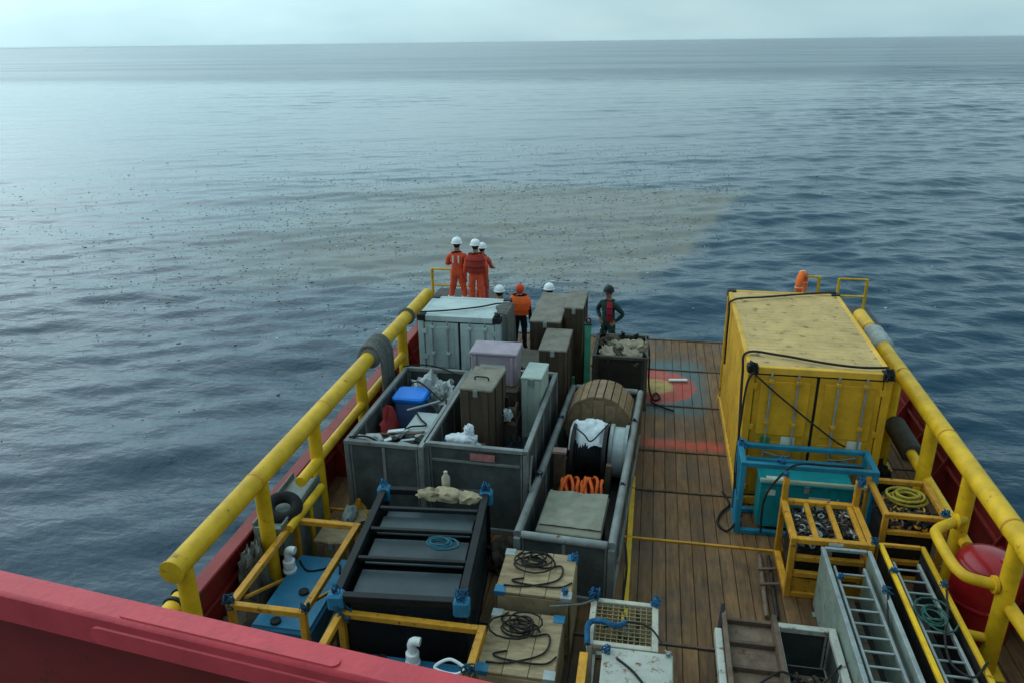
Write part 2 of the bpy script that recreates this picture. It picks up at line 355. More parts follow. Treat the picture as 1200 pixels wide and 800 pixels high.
# ------------------------------------------------------------------ ship: hull, deck, planks
DX0, DX1, STERN = -5.65, 5.45, 19.65
h = MB(); h.box(DX0, DX1, -4, STERN, -3.2, -.075, .05)
struct(ob('hull', h, RED))
deck = struct(ob('deck', MB().box(DX0+.02, DX1-.02, -3.95, STERN-.01, -.075, -.045), STEELDK))
def plankmat():
    m = mat('deck_planks', (.18, .092, .038), .62, var=.5, scale=3.2, rust=.3, rustcol=(.035, .027, .02), bump=.35, grain=(5, .6, 1)).copy(); m.name = 'deck_planks_painted'
    t = m.node_tree; b = t.nodes['Principled BSDF']; L = t.links.new
    src = b.inputs['Base Color'].links[0].from_socket
    def mth(op, a, c=None):
        z = t.nodes.new('ShaderNodeMath'); z.operation = op
        for i, v in enumerate((a, c)):
            if v is None: continue
            if isinstance(v, (int, float)): z.inputs[i].default_value = v
            else: L(v, z.inputs[i])
        return z.outputs[0]
    g = t.nodes.new('ShaderNodeNewGeometry'); sp = t.nodes.new('ShaderNodeSeparateXYZ'); L(g.outputs['Position'], sp.inputs[0]); x, y = sp.outputs[0], sp.outputs[1]
    wn = t.nodes.new('ShaderNodeTexNoise'); wn.inputs['Scale'].default_value = 5; wn.inputs['Detail'].default_value = 8; wn.inputs['Roughness'].default_value = .7; L(g.outputs['Position'], wn.inputs['Vector'])
    def ss(v, a, c, lo=0., hi=1.):
        z = t.nodes.new('ShaderNodeMapRange'); z.interpolation_type = 'SMOOTHSTEP'; z.inputs[1].default_value = a; z.inputs[2].default_value = c; z.inputs[3].default_value = lo; z.inputs[4].default_value = hi; L(v, z.inputs[0]); return z.outputs[0]
    wear = ss(wn.outputs[0], .34, .56, .38, 1.)
    def box(cx_, cy_, hx, hy, e=.03):
        return mth('MULTIPLY', ss(mth('ABSOLUTE', mth('SUBTRACT', x, cx_)), hx+e, hx-e), ss(mth('ABSOLUTE', mth('SUBTRACT', y, cy_)), hy+e, hy-e))
    dx, dy = mth('SUBTRACT', x, .30), mth('SUBTRACT', y, 16.62); d = mth('SQRT', mth('ADD', mth('MULTIPLY', dx, dx), mth('MULTIPLY', dy, dy)))
    def over(base, mask, col, k=1.):
        z = t.nodes.new('ShaderNodeMix'); z.data_type = 'RGBA'; L(mth('MULTIPLY', mth('MULTIPLY', mask, wear), k), z.inputs[0]); L(base, z.inputs[6]); z.inputs[7].default_value = col+(1,); return z.outputs[2]
    dn_ = t.nodes.new('ShaderNodeTexNoise'); dn_.inputs['Scale'].default_value = .9; dn_.inputs['Detail'].default_value = 7; dn_.inputs['Roughness'].default_value = .65; L(g.outputs['Position'], dn_.inputs['Vector'])
    dm = t.nodes.new('ShaderNodeMix'); dm.data_type = 'RGBA'; L(ss(dn_.outputs[0], 0.44, .68, 0., .62), dm.inputs[0]); L(src, dm.inputs[6]); dm.inputs[7].default_value = (.022, .017, .012, 1); src = dm.outputs[2]
    rg = t.nodes.new('ShaderNodeMapRange'); rg.inputs[1].default_value = .4; rg.inputs[2].default_value = .65; rg.inputs[3].default_value = .75; rg.inputs[4].default_value = .42; L(dn_.outputs[0], rg.inputs[0]); L(rg.outputs[0], b.inputs['Roughness'])
    c = over(src, box(.30, 16.7, 1.1, 1.5, .28), (.06, .135, .15), .8)
    dj = mth('ADD', d, mth('MULTIPLY', mth('SUBTRACT', wn.outputs[0], .5), .6))
    c = over(c, ss(dj, .98, .86), (.48, .065, .035))
    c = over(c, ss(mth('ADD', d, mth('MULTIPLY', wn.outputs[0], .4)), .66, .56), (.42, .30, .09))
    c = over(c, box(.84, 13.86, .8, .16, .14), (.45, .075, .045), 1.1)
    L(c, b.inputs['Base Color']); return m
PLANK = plankmat()
bars = [3.0, 5.6, 8.3, 10.61, 12.09, 13.55, 15.6, 17.6, 19.62]
pw = .205
cache = {}
for j in range(len(bars)-1):
    y0, y1 = bars[j]+.035, bars[j+1]-.035
    L_ = round(y1-y0, 3)
    for i in range(26):
        x = -1.65+i*pw
        v = (L_, rnd.randrange(3))
        if v not in cache: cache[v] = MB().box(-pw/2+.003, pw/2-.003-.002*v[1], 0, L_, -.04, 0, .006).mesh('plank', PLANK)
        put('plank', cache[v], deck, (x, y0, rnd.uniform(-.004, .004)), (0, rnd.uniform(-.006, .006), 0))
# planks under the cargo
mb = MB()
for j in range(len(bars)-1):
    for i in range(60):
        x = DX0+.2+i*pw
        if -1.65-pw*.6 < x < -1.65+25.6*pw or x > DX1-.2: continue
        mb.box(x-pw/2+.006, x+pw/2-.006, bars[j]+.035, bars[j+1]-.035, -.04, rnd.uniform(-.004, .004))
o = ob('planking', mb, PLANK, deck); o['kind'] = 'stuff'
for b_ in bars:
    painted = b_ in (10.61,)
    ob('deck_bar', MB().box(-5.3, 5.2, b_-.022, b_+.022, -.04, .022, .006), YEL2 if painted else RUSTY, deck)
ob('deck_bar', MB().box(-.115, -.03, 6., 12.5, .0065, .02, .004), YEL, deck)
for z0, (yy, xx) in enumerate(((9.1, 1.86), (9.75, 1.98))): pass
# lashing track on the deck by the racks
t = thing('lashing_track', 'rusty lashing pipes lying on the planks beside the bottle rack', 'pipe', (1.93, 9.75, .006))
ob('pipe', MB().tube([(-.06, -.75, .04), (0, .65, .04)], .035, 8), RUSTY, t, 50)
ob('pipe', MB().tube([(.08, -.75, .04), (.13, .65, .04)], .028, 8), DARK, t, 50)
ob('cross_bar', MB().bar((-.09, -.1, .085), (.2, -.05, .085), .05, .03), RUSTY, t)
ob('cross_bar', MB().bar((-.09, .25, .085), (.2, .3, .085), .05, .03), RUSTY, t)

# ------------------------------------------------------------------ bulwarks and cargo rails
def bulwark(sx, label):
    x = DX0+.1 if sx < 0 else DX1-.1
    t = thing('bulwark', label, 'bulwark', (x, 3, 0))
    ob('plating', MB().box(-.02, .02, 0, 14.2, -.07, .92), RED, t)
    ob('cap_rail', MB().box(-.11, .11, 0, 14.2, .92, .98, .015), RED, t)
    g = MB().add([(-sx*.02, 0, 0), (-sx*.42, 0, 0), (-sx*.02, 0, .9), (-sx*.02, .03, 0), (-sx*.42, .03, 0), (-sx*.02, .03, .9)], [(0, 1, 2), (3, 5, 4), (0, 3, 4, 1), (1, 4, 5, 2), (0, 2, 5, 3)]).mesh('stiffener', RED)
    for i in range(12): put('stiffener', g, t, (0, .6+i*1.15, -.04))
    ob('longitudinal', MB().box(-.03-sx*.06, .03-sx*.06, 0, 14.2, .5, .56, .008), RED, t)
    return t
bulwark(-1, 'red steel bulwark behind the two grey baskets'); bulwark(1, 'red steel bulwark behind the yellow container')
def cargo_rail(sx, x, y0, y1, posts, label, wraps):
    t = thing('cargo_rail', label, 'rail', (x, 0, 0))
    r = .135
    ob('pipe', MB().tube([(0, y0, 2.0)]+[(0, y, 2.0) for y in np.linspace(y0, y1, 6)[1:-1]]+[(0, y1, 2.0)], r, 24), YEL, t, 40)
    for y in posts:
        p = ob('post', MB().tube([(0, y, 1.95), (0, y, .0)], .105, 16), YEL, t, 40)
        ob('base_plate', MB().box(-.18, .18, y-.18, y+.18, -.004, .025, .006), YEL, p)
    for y in np.arange(y0+1.9, y1-.3, 2.3):
        ob('weld_band', MB().lathe([(r+.001, -.02), (r+.008, -.012), (r+.008, .012), (r+.001, .02)], (0, y, 2.0), 24, 'Y'), YEL2, t, 40)
    return t
tl = cargo_rail(-1, -5.09, 6.3, 16.6, [6.5, 8.35, 10.1, 12.15, 14.6, 16.3], 'yellow pipe rail with posts along the grey basket side', None)
ob('end_cap', MB().lathe([(.06, -.03), (.15, -.02), (.15, .0)], (0, 6.3, 2.0), 24, 'Y'), YEL, tl, 40)
ob('lower_pipe', MB().tube([(.02, 10.15, 1.3), (.02, 14.5, 1.3)], .08, 16), YEL, tl, 40)
ob('lower_pipe', MB().tube([(.03, 9.4, 1.28), (.03, 10.05, 1.28)], .085, 16), YEL, tl, 40)
tr = cargo_rail(1, 4.47, 4.5, 16.5, [5.5, 7.0, 8.5, 10.02, 11.6, 13.6, 15.6], 'yellow pipe rail with posts alongside the yellow container', None)
ob('guard_pipe', MB().tube(smoothpts([(0, 9.95, 1.3), (-.3, 9.75, 1.3), (-.46, 9.6, 1.3), (-.5, 9.45, 1.3), (-.5, 8.95, 1.3), (-.46, 8.72, 1.3), (-.36, 8.6, 1.3), (.0, 8.5, 1.3)], 6), .07, 14), YEL, tr, 50)
ob('guard_pipe', MB().tube([(-.0, 8.5, .5), (-.5, 8.6, .5), (-.52, 8.65, .5)], .06, 12), YEL, tr, 50)
ob('guard_flange', MB().lathe([(.11, -.02), (.11, .02)], (-.13, 8.53, 1.3), 16, 'X'), YEL, tr, 40)
ob('guard_flange', MB().lathe([(.11, -.02), (.11, .02)], (-.13, 9.87, 1.3), 16, 'X'), YEL, tr, 40)
ob('lower_pipe', MB().tube([(.06, 9.8, .95), (.06, 13.4, .95)], .085, 16), YEL, tr, 40)
ob('near_brace', MB().tube([(.05, 8.6, 1.05), (.12, 7.0, 1.05), (.12, 5.4, 1.05)], .085, 16), YEL, tr, 40)
# grey chafing wraps on the rails
def wrap(x, y, L_, r, label, m, drape):
    mb = MB(); n = 22
    prof = [(.136, -L_/2)]+[(r+.02*math.sin(i*2.1)+.012*noise.noise(Vector((i*.7, y, 0))), -L_/2+L_*i/9) for i in range(1, 9)]+[(.136, L_/2)]
    mb.lathe(prof, (x, y, 2.0), n, 'Y')
    t = thing('chafing_wrap', label, 'rope wrap', (0, 0, 0)); t.location = (x, y, 2.0)
    o = ob('wrap', mb, m, t, 60, (-x, -y, -2.0))
    if drape:
        for k in range(7):
            yy = -L_/2+.07+k*(L_-.1)/7
            ob('strand', MB().tube(smoothpts([(-.2, yy, .0), (-.1, yy, .21), (.1, yy+.01, .22), (.235, yy+.02, .0), (.25, yy+.02+.03*math.sin(k), -.5), (.24, yy+.04, -.95-.1*math.sin(k*2))], 6), .036, 8), m, t, 60)
wrap(-5.09, 12.95, .75, .20, 'grey rope wrapping slung over the rail by the baskets', GROPE, True)
wrap(4.47, 15.05, .95, .19, 'pale grey sleeve wrapped on the rail beside yellow container', mat('pale_wrap', (.33, .35, .33), .8, var=.3, scale=8, bump=.4), False)
o = tag(ob('hose_roll', MB().lathe([(.1, -.55)]+[(.16+.022*(i % 2), -.55+1.1*i/22) for i in range(23)]+[(.1, .55)], (0, 0, 0), 20, 'Y'), mat('hose_brown', (.055, .048, .038), .8, var=.4, scale=9, bump=.4), None, 50, (4.55, 12.95, .95)), 'dark hose wound round the lower pipe behind yellow container', 'hose')
wrap(-5.09, 15.0, .12, .165, 'thin rope lashing round the rail near white container', GROPE, False)

# ------------------------------------------------------------------ stern platforms and hand rails
def platform(x0, x1, y0, y1, label):
    t = thing('stern_platform', label, 'platform', ((x0+x1)/2, y0, 0)); hx = (x1-x0)/2; d = y1-y0
    ob('casing', MB().box(-hx, hx, 0, d, -.02, 1.17, .03), RED, t)
    ob('top_plate', MB().box(-hx-.04, hx+.04, -.04, d+.04, 1.172, 1.2, .008), STEELDK, t)
    return t
platform(-5.6, -3.86, 17.2, 19.55, 'red steel platform carrying the orange-suited crew')
platform(3.55, 5.4, 17.6, 19.55, 'red steel platform carrying the lifebuoy rail')
def handrail(pts, label, zb=1.2, hgt=.86, nr=2):
    t = thing('hand_rail', label, 'railing', (pts[0][0], pts[0][1], zb)); o = Vector((pts[0][0], pts[0][1], 0))
    for p in pts:
        ob('post', MB().tube([Vector((p[0], p[1], 0))-o, Vector((p[0], p[1], hgt))-o], .036, 10), YEL, t, 50)
    for k in range(nr):
        for a, b_ in zip(pts, pts[1:]):
            z = hgt*(k+1)/nr
            ob('bar', MB().tube([Vector((a[0], a[1], z))-o, Vector((b_[0], b_[1], z))-o], .026, 8), YEL, t, 50)
handrail([(-5.52, 18.5), (-5.0, 18.5), (-4.42, 18.5)], 'yellow hand rail behind the orange-suited crew')
handrail([(4.56, 19.0), (5.2, 19.0)], 'yellow hand rail at the end of the yellow pipe rail')
handrail([(4.12, 19.1), (3.62, 19.1)], 'short yellow hand rail holding the orange lifebuoy')
t = thing('lifebuoy', 'orange lifebuoy hung on the short yellow hand rail', 'lifebuoy', (3.7, 19.0, 1.86), R(66))
ob('ring', MB().torus((0, 0, .02), .27, .085, 'Y', 28, 12), ORVEST, t, 60)
for a in (0, 90, 180, 270):
    ob('tape', MB().torus((.27*math.cos(R(a)), 0, .02+.27*math.sin(R(a))), .083, .012, 'X' if a in (90, 270) else 'Z', 14, 6), REFL, t, 60)

# ------------------------------------------------------------------ bridge parapet in front of the window
t = thing('bridge_parapet', 'red painted bridge parapet with rounded cap overlooking the cargo deck', 'parapet', (-1.2, 1.605, 0), R(-6.6))
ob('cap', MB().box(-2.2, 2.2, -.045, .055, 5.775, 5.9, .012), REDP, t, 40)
ob('wall', MB().box(-2.2, 2.2, .0, .045, -.04, 5.774), RED, t)
def capsule(x0, x1, w_, th):                                  # round-ended plate in the xy plane
    mb = MB(); r_ = w_/2; P = []
    for cx_, a0 in ((x1-r_, -90), (x0+r_, 90)):
        P += [(cx_+r_*math.cos(R(a0+18*i)), r_*math.sin(R(a0+18*i))) for i in range(11)]
    n = len(P); return mb.add([(x, y, 0) for x, y in P]+[(x*1, y*.9, th) for x, y in P], [tuple(range(n, 2*n))]+[(i, (i+1) % n, n+(i+1) % n, n+i) for i in range(n)])
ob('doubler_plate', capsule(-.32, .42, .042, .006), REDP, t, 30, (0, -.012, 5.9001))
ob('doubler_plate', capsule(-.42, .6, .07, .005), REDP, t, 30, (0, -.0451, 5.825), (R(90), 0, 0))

# ------------------------------------------------------------------ deckhouse behind the bridge window (shades the cargo deck)
t = thing('deckhouse', 'cream deckhouse rising forward of the cargo deck', 'deckhouse', (0, -2.2, 0))
ob('lower_wall', MB().box(-4.6, 4.6, -1.7, 0, -.04, 6.0, .05), mat('deckhouse_white', (.6, .6, .56), .5, rust=.2, scale=1.5, var=.2), t)
CREAM = mat('deckhouse_cream', (.62, .60, .54), .5, rust=.2, scale=1.5, var=.2)
ob('bridge_wall', MB().box(-4.6, 4.6, -1.7, 0, 6.001, 9.6, .05), CREAM, t)
ob('roof', MB().box(-4.9, 4.9, -1.75, 1.6, 9.601, 9.85, .04), CREAM, t)
for k in range(6):
    wn_ = ob('window', MB().box(-4.2+1.42*k, -3.0+1.42*k, .001, .03, 6.9, 8.3, .02), BLK, t)
    ob('pane', MB().box(-4.1+1.42*k, -3.1+1.42*k, .031, .04, 7.0, 8.2, .004), GLASSY, wn_)
# ------------------------------------------------------------------ containers
def corrugated(L_, H_, n, depth, frac=.5):
    """panel in local u (length), v (height), out = w ; returns profile list of (u,w)"""
    p = L_/n; pr = []
    for i in range(n):
        u = i*p; pr += [(u, 0), (u+p*.32, 0), (u+p*.5, depth), (u+p*.82, depth)]
    pr.append((L_, 0)); return pr
def container(name, label, x0, x1, y0, y1, H, m, mdoor, nside, nroof, stickers, mroof=None, rdep=.02):
    t = thing(name, label, 'container', ((x0+x1)/2, y0, 0)); hx = (x1-x0)/2; L_ = y1-y0; P = .12
    for sx in (-1, 1):
        for y in (P/2, L_-P/2):
            ob('corner_post', MB().box(sx*hx-P/2-sx*P/2, sx*hx+P/2-sx*P/2, y-P/2, y+P/2, .13, H-.13, .012), mdoor, t)
            for z in (.062, H-.058):
                ob('corner_casting', MB().box(sx*(hx-.075)-.085, sx*(hx-.075)+.085, y-.085, y+.085, z-.06, z+.066, .012), DARK if z > 1 else mdoor, t)
        ob('top_rail', MB().box(sx*(hx-.045)-.04, sx*(hx-.045)+.04, P+.025, L_-P-.025, H-.11, H-.015, .01), m, t)
        ob('bottom_rail', MB().box(sx*(hx-.045)-.04, sx*(hx-.045)+.04, P+.025, L_-P-.025, .01, .17, .01), m, t)
        pr = corrugated(L_-2*P, H, nside, .036); vs = []; 
        for u, w_ in pr: vs += [(sx*(hx-.03-w_), P+u, .15), (sx*(hx-.03-w_), P+u, H-.1)]
        ob('side_panel', MB().add(vs, [(2*i, 2*i+1, 2*i+3, 2*i+2) for i in range(len(pr)-1)]), m, t)
    pr = corrugated(L_-.22, 0, nroof, rdep); vs = []
    for u, w_ in pr: vs += [(-hx+.07, .11+u, H-.018-w_), (hx-.07, .11+u, H-.018-w_)]
    ob('roof', MB().add(vs, [(2*i, 2*i+1, 2*i+3, 2*i+2) for i in range(len(pr)-1)]), mroof or m, t)
    for y in (.055, L_-.055):
        ob('header', MB().box(-hx+P+.03, hx-P-.03, y-.05, y+.05, H-.13, H-.012, .01), m, t)
        ob('sill', MB().box(-hx+P+.03, hx-P-.03, y-.05, y+.05, .01, .16, .01), m, t)
    ob('end_wall', MB().box(-hx+P, hx-P, L_-.07, L_-.04, .16, H-.13), m, t)
    ob('floor', MB().box(-hx+.1, hx-.1, .12, L_-.1, .08, .14), DARK, t)
    for z, nm in ((H-.15, 'gasket'), (.19, 'gasket')):
        ob(nm, MB().box(-hx+P, hx-P, .045, .062, z-.022, z+.022), BLK, t)
    for sx in (-1, 1):
        a, b_ = (.022, hx-P-.012)
        X0, X1 = (a, b_) if sx > 0 else (-b_, -a)
        dr = ob('door', MB().box(X0, X1, .02, .065, .2, H-.16, .01), mdoor, t)
        wdt = X1-X0
        for zz0, zz1 in ((.27, .27+(H-.5)*.47), (.27+(H-.5)*.53, H-.25)):
            ob('door_panel', MB().box(X0+.09, X1-.09, .004, .019, zz0, zz1, .012), mdoor, dr)
        for k in (.3, .74):
            xr = (X0 if sx > 0 else X1)+sx*wdt*k
            ob('lock_rod', MB().tube([(xr, -.028, .14), (xr, -.028, H-.1)], .017, 8), LGREY, dr, 50)
            for zz in (.24, .9, 1.6, H-.24): ob('rod_bracket', MB().box(xr-.04, xr+.04, -.05, .02, zz-.03, zz+.03, .006), mdoor, dr)
            ob('handle', MB().bar((xr, -.055, 1.02+.06*(k > .5)), (xr+sx*.3*(-1 if k > .5 else 1), -.055, 1.0), .02, .035), LGREY, dr)
        for zz in (.35, .9, 1.5, H-.35): ob('hinge', MB().box(sx*(hx-.13)-.05, sx*(hx-.13)+.05, -.002, .03, zz-.05, zz+.05, .006), mdoor, dr)
    ob('door_seal', MB().box(-.02, .02, .03, .058, .2, H-.16), BLK, t)
    for (px, pz, w_, h_, mm) in stickers: ob('label_plate', MB().box(px-w_/2, px+w_/2, -.004, .003, pz-h_/2, pz+h_/2, .001), mm, t)
    return t
container('shipping_container', 'yellow steel container with corrugated roof and four lock rods', 1.67, 3.88, 11.9, 16.05, 2.59, YCON, YDOOR, 16, 26, [(-.72, 1.28, .16, .12, STICKG), (-.36, 1.28, .22, .16, STICK), (.68, 1.28, .22, .16, STICK)], YROOF, .008)
container('shipping_container', 'small white steel container with two door leaves near the stern', -4.55, -2.84, 14.05, 15.32, 2.4, WCON, WCON, 6, 7, [(.5, 1.5, .2, .14, STICK)], None, .004)
# slings and ropes on the containers
rope('sling_rope', [(1.66, 15.3, 1.2), (1.645, 15.2, 2.3), (1.7, 15.2, 2.62), (2.4, 15.5, 2.625), (3.3, 15.85, 2.625), (3.8, 15.95, 2.63)], .02, ROPE, 'dark rope across the far end of the yellow container roof')
rope('sling_rope', [(1.635, 11.4, .15), (1.62, 11.75, 1.3), (1.63, 12.2, 2.3), (1.69, 12.4, 2.62), (2.2, 12.35, 2.625), (2.9, 12.1, 2.625), (3.4, 12.0, 2.63), (3.82, 12.05, 2.63)], .022, ROPE, 'dark sling arched over the near roof edge of yellow container')
rope('sling_rope', [(1.75, 11.83, 2.5), (2.1, 11.81, 2.2), (2.6, 11.8, 1.8), (3.1, 11.8, 1.42), (3.3, 11.81, 1.3)], .016, ROPE, 'dark rope hanging slantwise across the yellow container doors')
rope('sling_rope', [(1.76, 11.82, 2.53), (1.66, 11.8, 2.3), (1.62, 11.78, 1.5), (1.6, 11.7, .9), (1.6, 11.5, .5)], .018, ROPE, 'dark rope hanging down the yellow container corner post')
def knot(c, s_, m, label, seed, cat='sling'):
    q = random.Random(seed); mb = MB(); s_ *= q.uniform(.6, .95)
    for k in range(6):
        pts = [(c[0]+q.uniform(-1, 1)*s_*.95, c[1]+q.uniform(-1, 1)*s_*.95, c[2]+q.uniform(-1.3, .8)*s_) for _ in range(5)]; pts.append(pts[0])
        mb.tube(smoothpts(pts, 5), s_*.12, 6)
    return tag(ob('sling_knot', mb, m, None, 60), label, cat)
knot((1.74, 11.9, 2.62), .11, BLK, 'black shackle and sling bunched on yellow container door corner', 1)
knot((3.8, 11.9, 2.60), .10, BLK, 'black sling bunched at yellow container corner by the rail', 2)
knot((-2.92, 14.1, 2.43), .10, BLK, 'black sling bunched at the white container door corner', 3)
rope('sling_rope', [(-4.5, 14.1, 2.44), (-4.0, 14.3, 2.425), (-3.4, 14.6, 2.425), (-3.0, 14.9, 2.425), (-2.83, 15.0, 2.3), (-2.8, 15.0, 1.5)], .018, ROPE, 'dark rope laid across the white container roof')
t = thing('rope_hank', 'grey rope hank hung down the side of the white container', 'rope', (-2.78, 14.6, 0))
for k in range(9):
    yy = -.35+k*.085
    ob('strand', MB().tube(smoothpts([(-.22+.05*math.sin(k), yy, 2.425), (.0, yy, 2.42), (.045, yy, 2.3), (.06+.02*math.sin(k*1.7), yy+.05, 1.2), (.06, yy+.06, .35+.1*math.sin(k))], 6), .026, 6), GROPE, t, 60)

# ------------------------------------------------------------------ open baskets
def basket(label, cx_, cy_, wx, ly, H, rz, post=.08, rimr=.04, mfr=GREY, mpan=GREYD, nside=4, pipe=False, nfront=2, name='cargo_basket'):
    t = thing(name, label, 'basket', (cx_, cy_, 0), rz); hx, hy = wx/2, ly/2
    for sx in (-1, 1):
        for sy in (-1, 1): ob('corner_post', MB().box(sx*hx-post/2, sx*hx+post/2, sy*hy-post/2, sy*hy+post/2, 0, H-.04, .008), mfr, t)
    def rim(a, b_):
        if pipe: ob('top_rail', MB().tube([a, b_], rimr, 12), mfr, t, 50)
        else: ob('top_rail', MB().bar(a, b_, rimr*2, rimr*1.7), mfr, t)
    e = 0 if pipe else rimr
    rim((-hx, -hy-e, H), (-hx, hy+e, H)); rim((hx, -hy-e, H), (hx, hy+e, H)); rim((-hx+rimr+.001, -hy, H+.001), (hx-rimr-.001, -hy, H+.001)); rim((-hx+rimr+.001, hy, H+.001), (hx-rimr-.001, hy, H+.001))
    for sx in (-1, 1):
        ob('side_panel', MB().box(sx*hx-.012, sx*hx+.012, -hy+post/2+.001, hy-post/2-.001, .1, H-.042), mpan, t)
        for k in range(1, nside): ob('stiffener', MB().box(sx*hx-.03, sx*hx+.03, -hy+ly*k/nside-.025, -hy+ly*k/nside+.025, .102, H-.046, .005), mfr, t)
        ob('bottom_rail', MB().box(sx*hx-.05, sx*hx+.05, -hy+post/2+.002, hy-post/2-.002, .0, .1, .008), mfr, t)
    for sy in (-1, 1):
        ob('end_panel', MB().box(-hx+post/2+.001, hx-post/2-.001, sy*hy-.012, sy*hy+.012, .1, H-.042), mpan, t)
        ob('bottom_rail', MB().box(-hx+post/2+.002, hx-post/2-.002, sy*hy-.05, sy*hy+.05, .0, .1, .008), mfr, t)
        for k in range(1, nfront): ob('stiffener', MB().box(-hx+wx*k/nfront-.025, -hx+wx*k/nfront+.025, sy*hy-.03, sy*hy+.03, .102, H-.046, .005), mfr, t)
        for xx in (-hx+post/2+.03, hx-post/2-.03): ob('stiffener', MB().box(xx-.012, xx+.012, sy*hy-.022, sy*hy+.022, .104, H-.05), mfr, t)
    ob('floor', MB().box(-hx+.04, hx-.04, -hy+.04, hy-.04, .04, .11), DARK, t)
    return t
bl = basket('narrow grey cargo basket holding the blue tub beside the rail', -3.99, 11.77, 1.24, 3.0, 1.55, R(-1))
br = basket('wide grey cargo basket holding the tall brown case', -2.5, 11.92, 1.62, 3.05, 1.55, R(-1.5), nfront=1)
ob('mid_rail', MB().box(-.72, .72, -1.565, -1.535, 1.27, 1.31, .004), GREY, br)
ob('sign_plate', MB().box(-.08, .32, -1.575, -1.568, 1.345, 1.47), PINKL, br)
lb = basket('long narrow grey pipe-rimmed basket holding the cable drums', -.83, 11.53, 1.34, 5.1, 1.0, R(-3), post=.1, rimr=.06, pipe=True, nside=5)
for (u, v) in ((-.67, -1.0), (-.67, 1.1), (.67, -1.0), (.67, 1.2)):
    a = R(-3); knot((-.83+u*math.cos(a)-v*math.sin(a), 11.53+u*math.sin(a)+v*math.cos(a), 1.05), .075, mat('dark_blue_sling', (.012, .02, .06), .85, var=.4, scale=20, bump=.4), {(-.67, -1.0): 'dark blue lashing on the long basket rail beside the flat crate, wide basket side', (-.67, 1.1): 'dark blue lashing on the long basket rail between cabinet and white sheet', (.67, -1.0): 'dark blue lashing on the long basket rail above the yellow deck line', (.67, 1.2): 'dark blue lashing on the long basket rail beside the slatted wooden drum'}[(u, v)], int(u*100+v*10), 'lashing')['group'] = 'lashings on the long basket rail'

# contents: narrow basket
FL = .11
def plain_box(name, label, cat, x0, x1, y0, y1, z0, z1, m, mlid=None, rz=0, lidh=.05, over=.012, straps=0, mstrap=None, feet=True):
    t = thing(name, label, cat, ((x0+x1)/2, (y0+y1)/2, z0), rz); hx, hy = (x1-x0)/2, (y1-y0)/2; H = z1-z0
    ob('body', MB().box(-hx, hx, -hy, hy, .05 if feet else 0, H-lidh, .012), m, t)
    ob('lid', MB().box(-hx-over, hx+over, -hy-over, hy+over, H-lidh+.001, H, .014), mlid or m, t)
    if feet:
        for sx in (-1, 1): ob('skid', MB().box(sx*hx*.75-.05, sx*hx*.75+.05, -hy, hy, 0, .049), m, t)
    for k in range(straps):
        yy = -hy+2*hy*(k+.5)/straps
        ob('batten', MB().box(-hx-.022, -hx-.001, yy-.04, yy+.04, .05, H-lidh-.01), mstrap or m, t); ob('batten', MB().box(hx+.001, hx+.022, yy-.04, yy+.04, .05, H-lidh-.01), mstrap or m, t)
    for k in (-.6, .6): ob('front_batten', MB().box(hx*k-.045, hx*k+.045, -hy-.02, -hy-.001, .06, H-lidh-.01), mstrap or m, t)
    ob('latch', MB().box(-.04, .04, -hy-.03, -hy-.014, H-lidh-.09, H-.015, .004), LGREY, t)
    return t
t = thing('plastic_tub', 'pale blue plastic tub with bright blue lid in grey basket', 'tub', (-4.2, 12.35, .85))
def rrect(wx, wy, r_, z, n=5):
    return [(sx*(wx/2-r_)+r_*math.cos(R(a0+90*i/n)), sy*(wy/2-r_)+r_*math.sin(R(a0+90*i/n)), z) for sx, sy, a0 in ((1, 1, 0), (-1, 1, 90), (-1, -1, 180), (1, -1, 270)) for i in range(n+1)]
def loft(rings):
    n = len(rings[0]); return MB().add([p for q in rings for p in q], [(i*n+j, i*n+(j+1) % n, (i+1)*n+(j+1) % n, (i+1)*n+j) for i in range(len(rings)-1) for j in range(n)]+[tuple(range(n)), tuple(range((len(rings)-1)*n, len(rings)*n))])
ob('tub', loft([rrect(.46, .40, .06, 0), rrect(.5, .44, .07, .1), rrect(.56, .5, .08, .56)]), BTUB2, t, 40)
ob('lid', loft([rrect(.6, .54, .09, .54), rrect(.62, .56, .09, .56), rrect(.62, .56, .09, .61), rrect(.56, .5, .08, .635), rrect(.5, .44, .07, .625), rrect(.4, .34, .06, .628)]), BTUB, t, 40)
for sx in (-1, 1): ob('handle', MB().box(sx*.31-.02, sx*.31+.02, -.08, .08, .50, .56, .01), BTUB, t)
plain_box('pallet_stack', 'dark timber stack under the blue tub in the grey basket', 'pallet', -4.5, -3.55, 12.0, 13.1, FL, .85, WOODD, straps=2)
plain_box('equipment_case', 'pale grey flat equipment case beside the blue tub', 'case', -3.98, -3.5, 11.25, 11.95, FL, 1.3, mat('case_grey', (.36, .41, .40), .5, var=.2, scale=3, rust=.1), rz=R(-2))
for i, (x, y, z, s_, sd, lb_) in enumerate(((-4.1, 12.95, 1.15, (.32, .28, .38), 4, 'crumpled clear plastic wrap behind the blue tub lid'), (-3.72, 12.8, 1.12, (.3, .32, .38), 5, 'bulging clear plastic bag against the white container side of basket'))):
    tag(ob('plastic_bag', MB().blob((x, y, z), s_, sd, .55, 4, True, 2.6), CLEAR, None, 35), lb_, 'plastic bag')
tag(ob('plastic_bag', MB().blob((-4.33, 10.52, 1.44), (.24, .13, .12), 8, .5, 3, True, 2.6), mat('dull_bag', (.38, .40, .39), .5, var=.3, scale=8, bump=.4), None, 40), 'small whitish bag on the front edge of narrow grey basket', 'plastic bag')
plain_box('scrap_bin', 'dark scrap-filled bin at the front of narrow grey basket', 'bin', -4.5, -3.5, 10.4, 11.15, FL, 1.2, DARK)
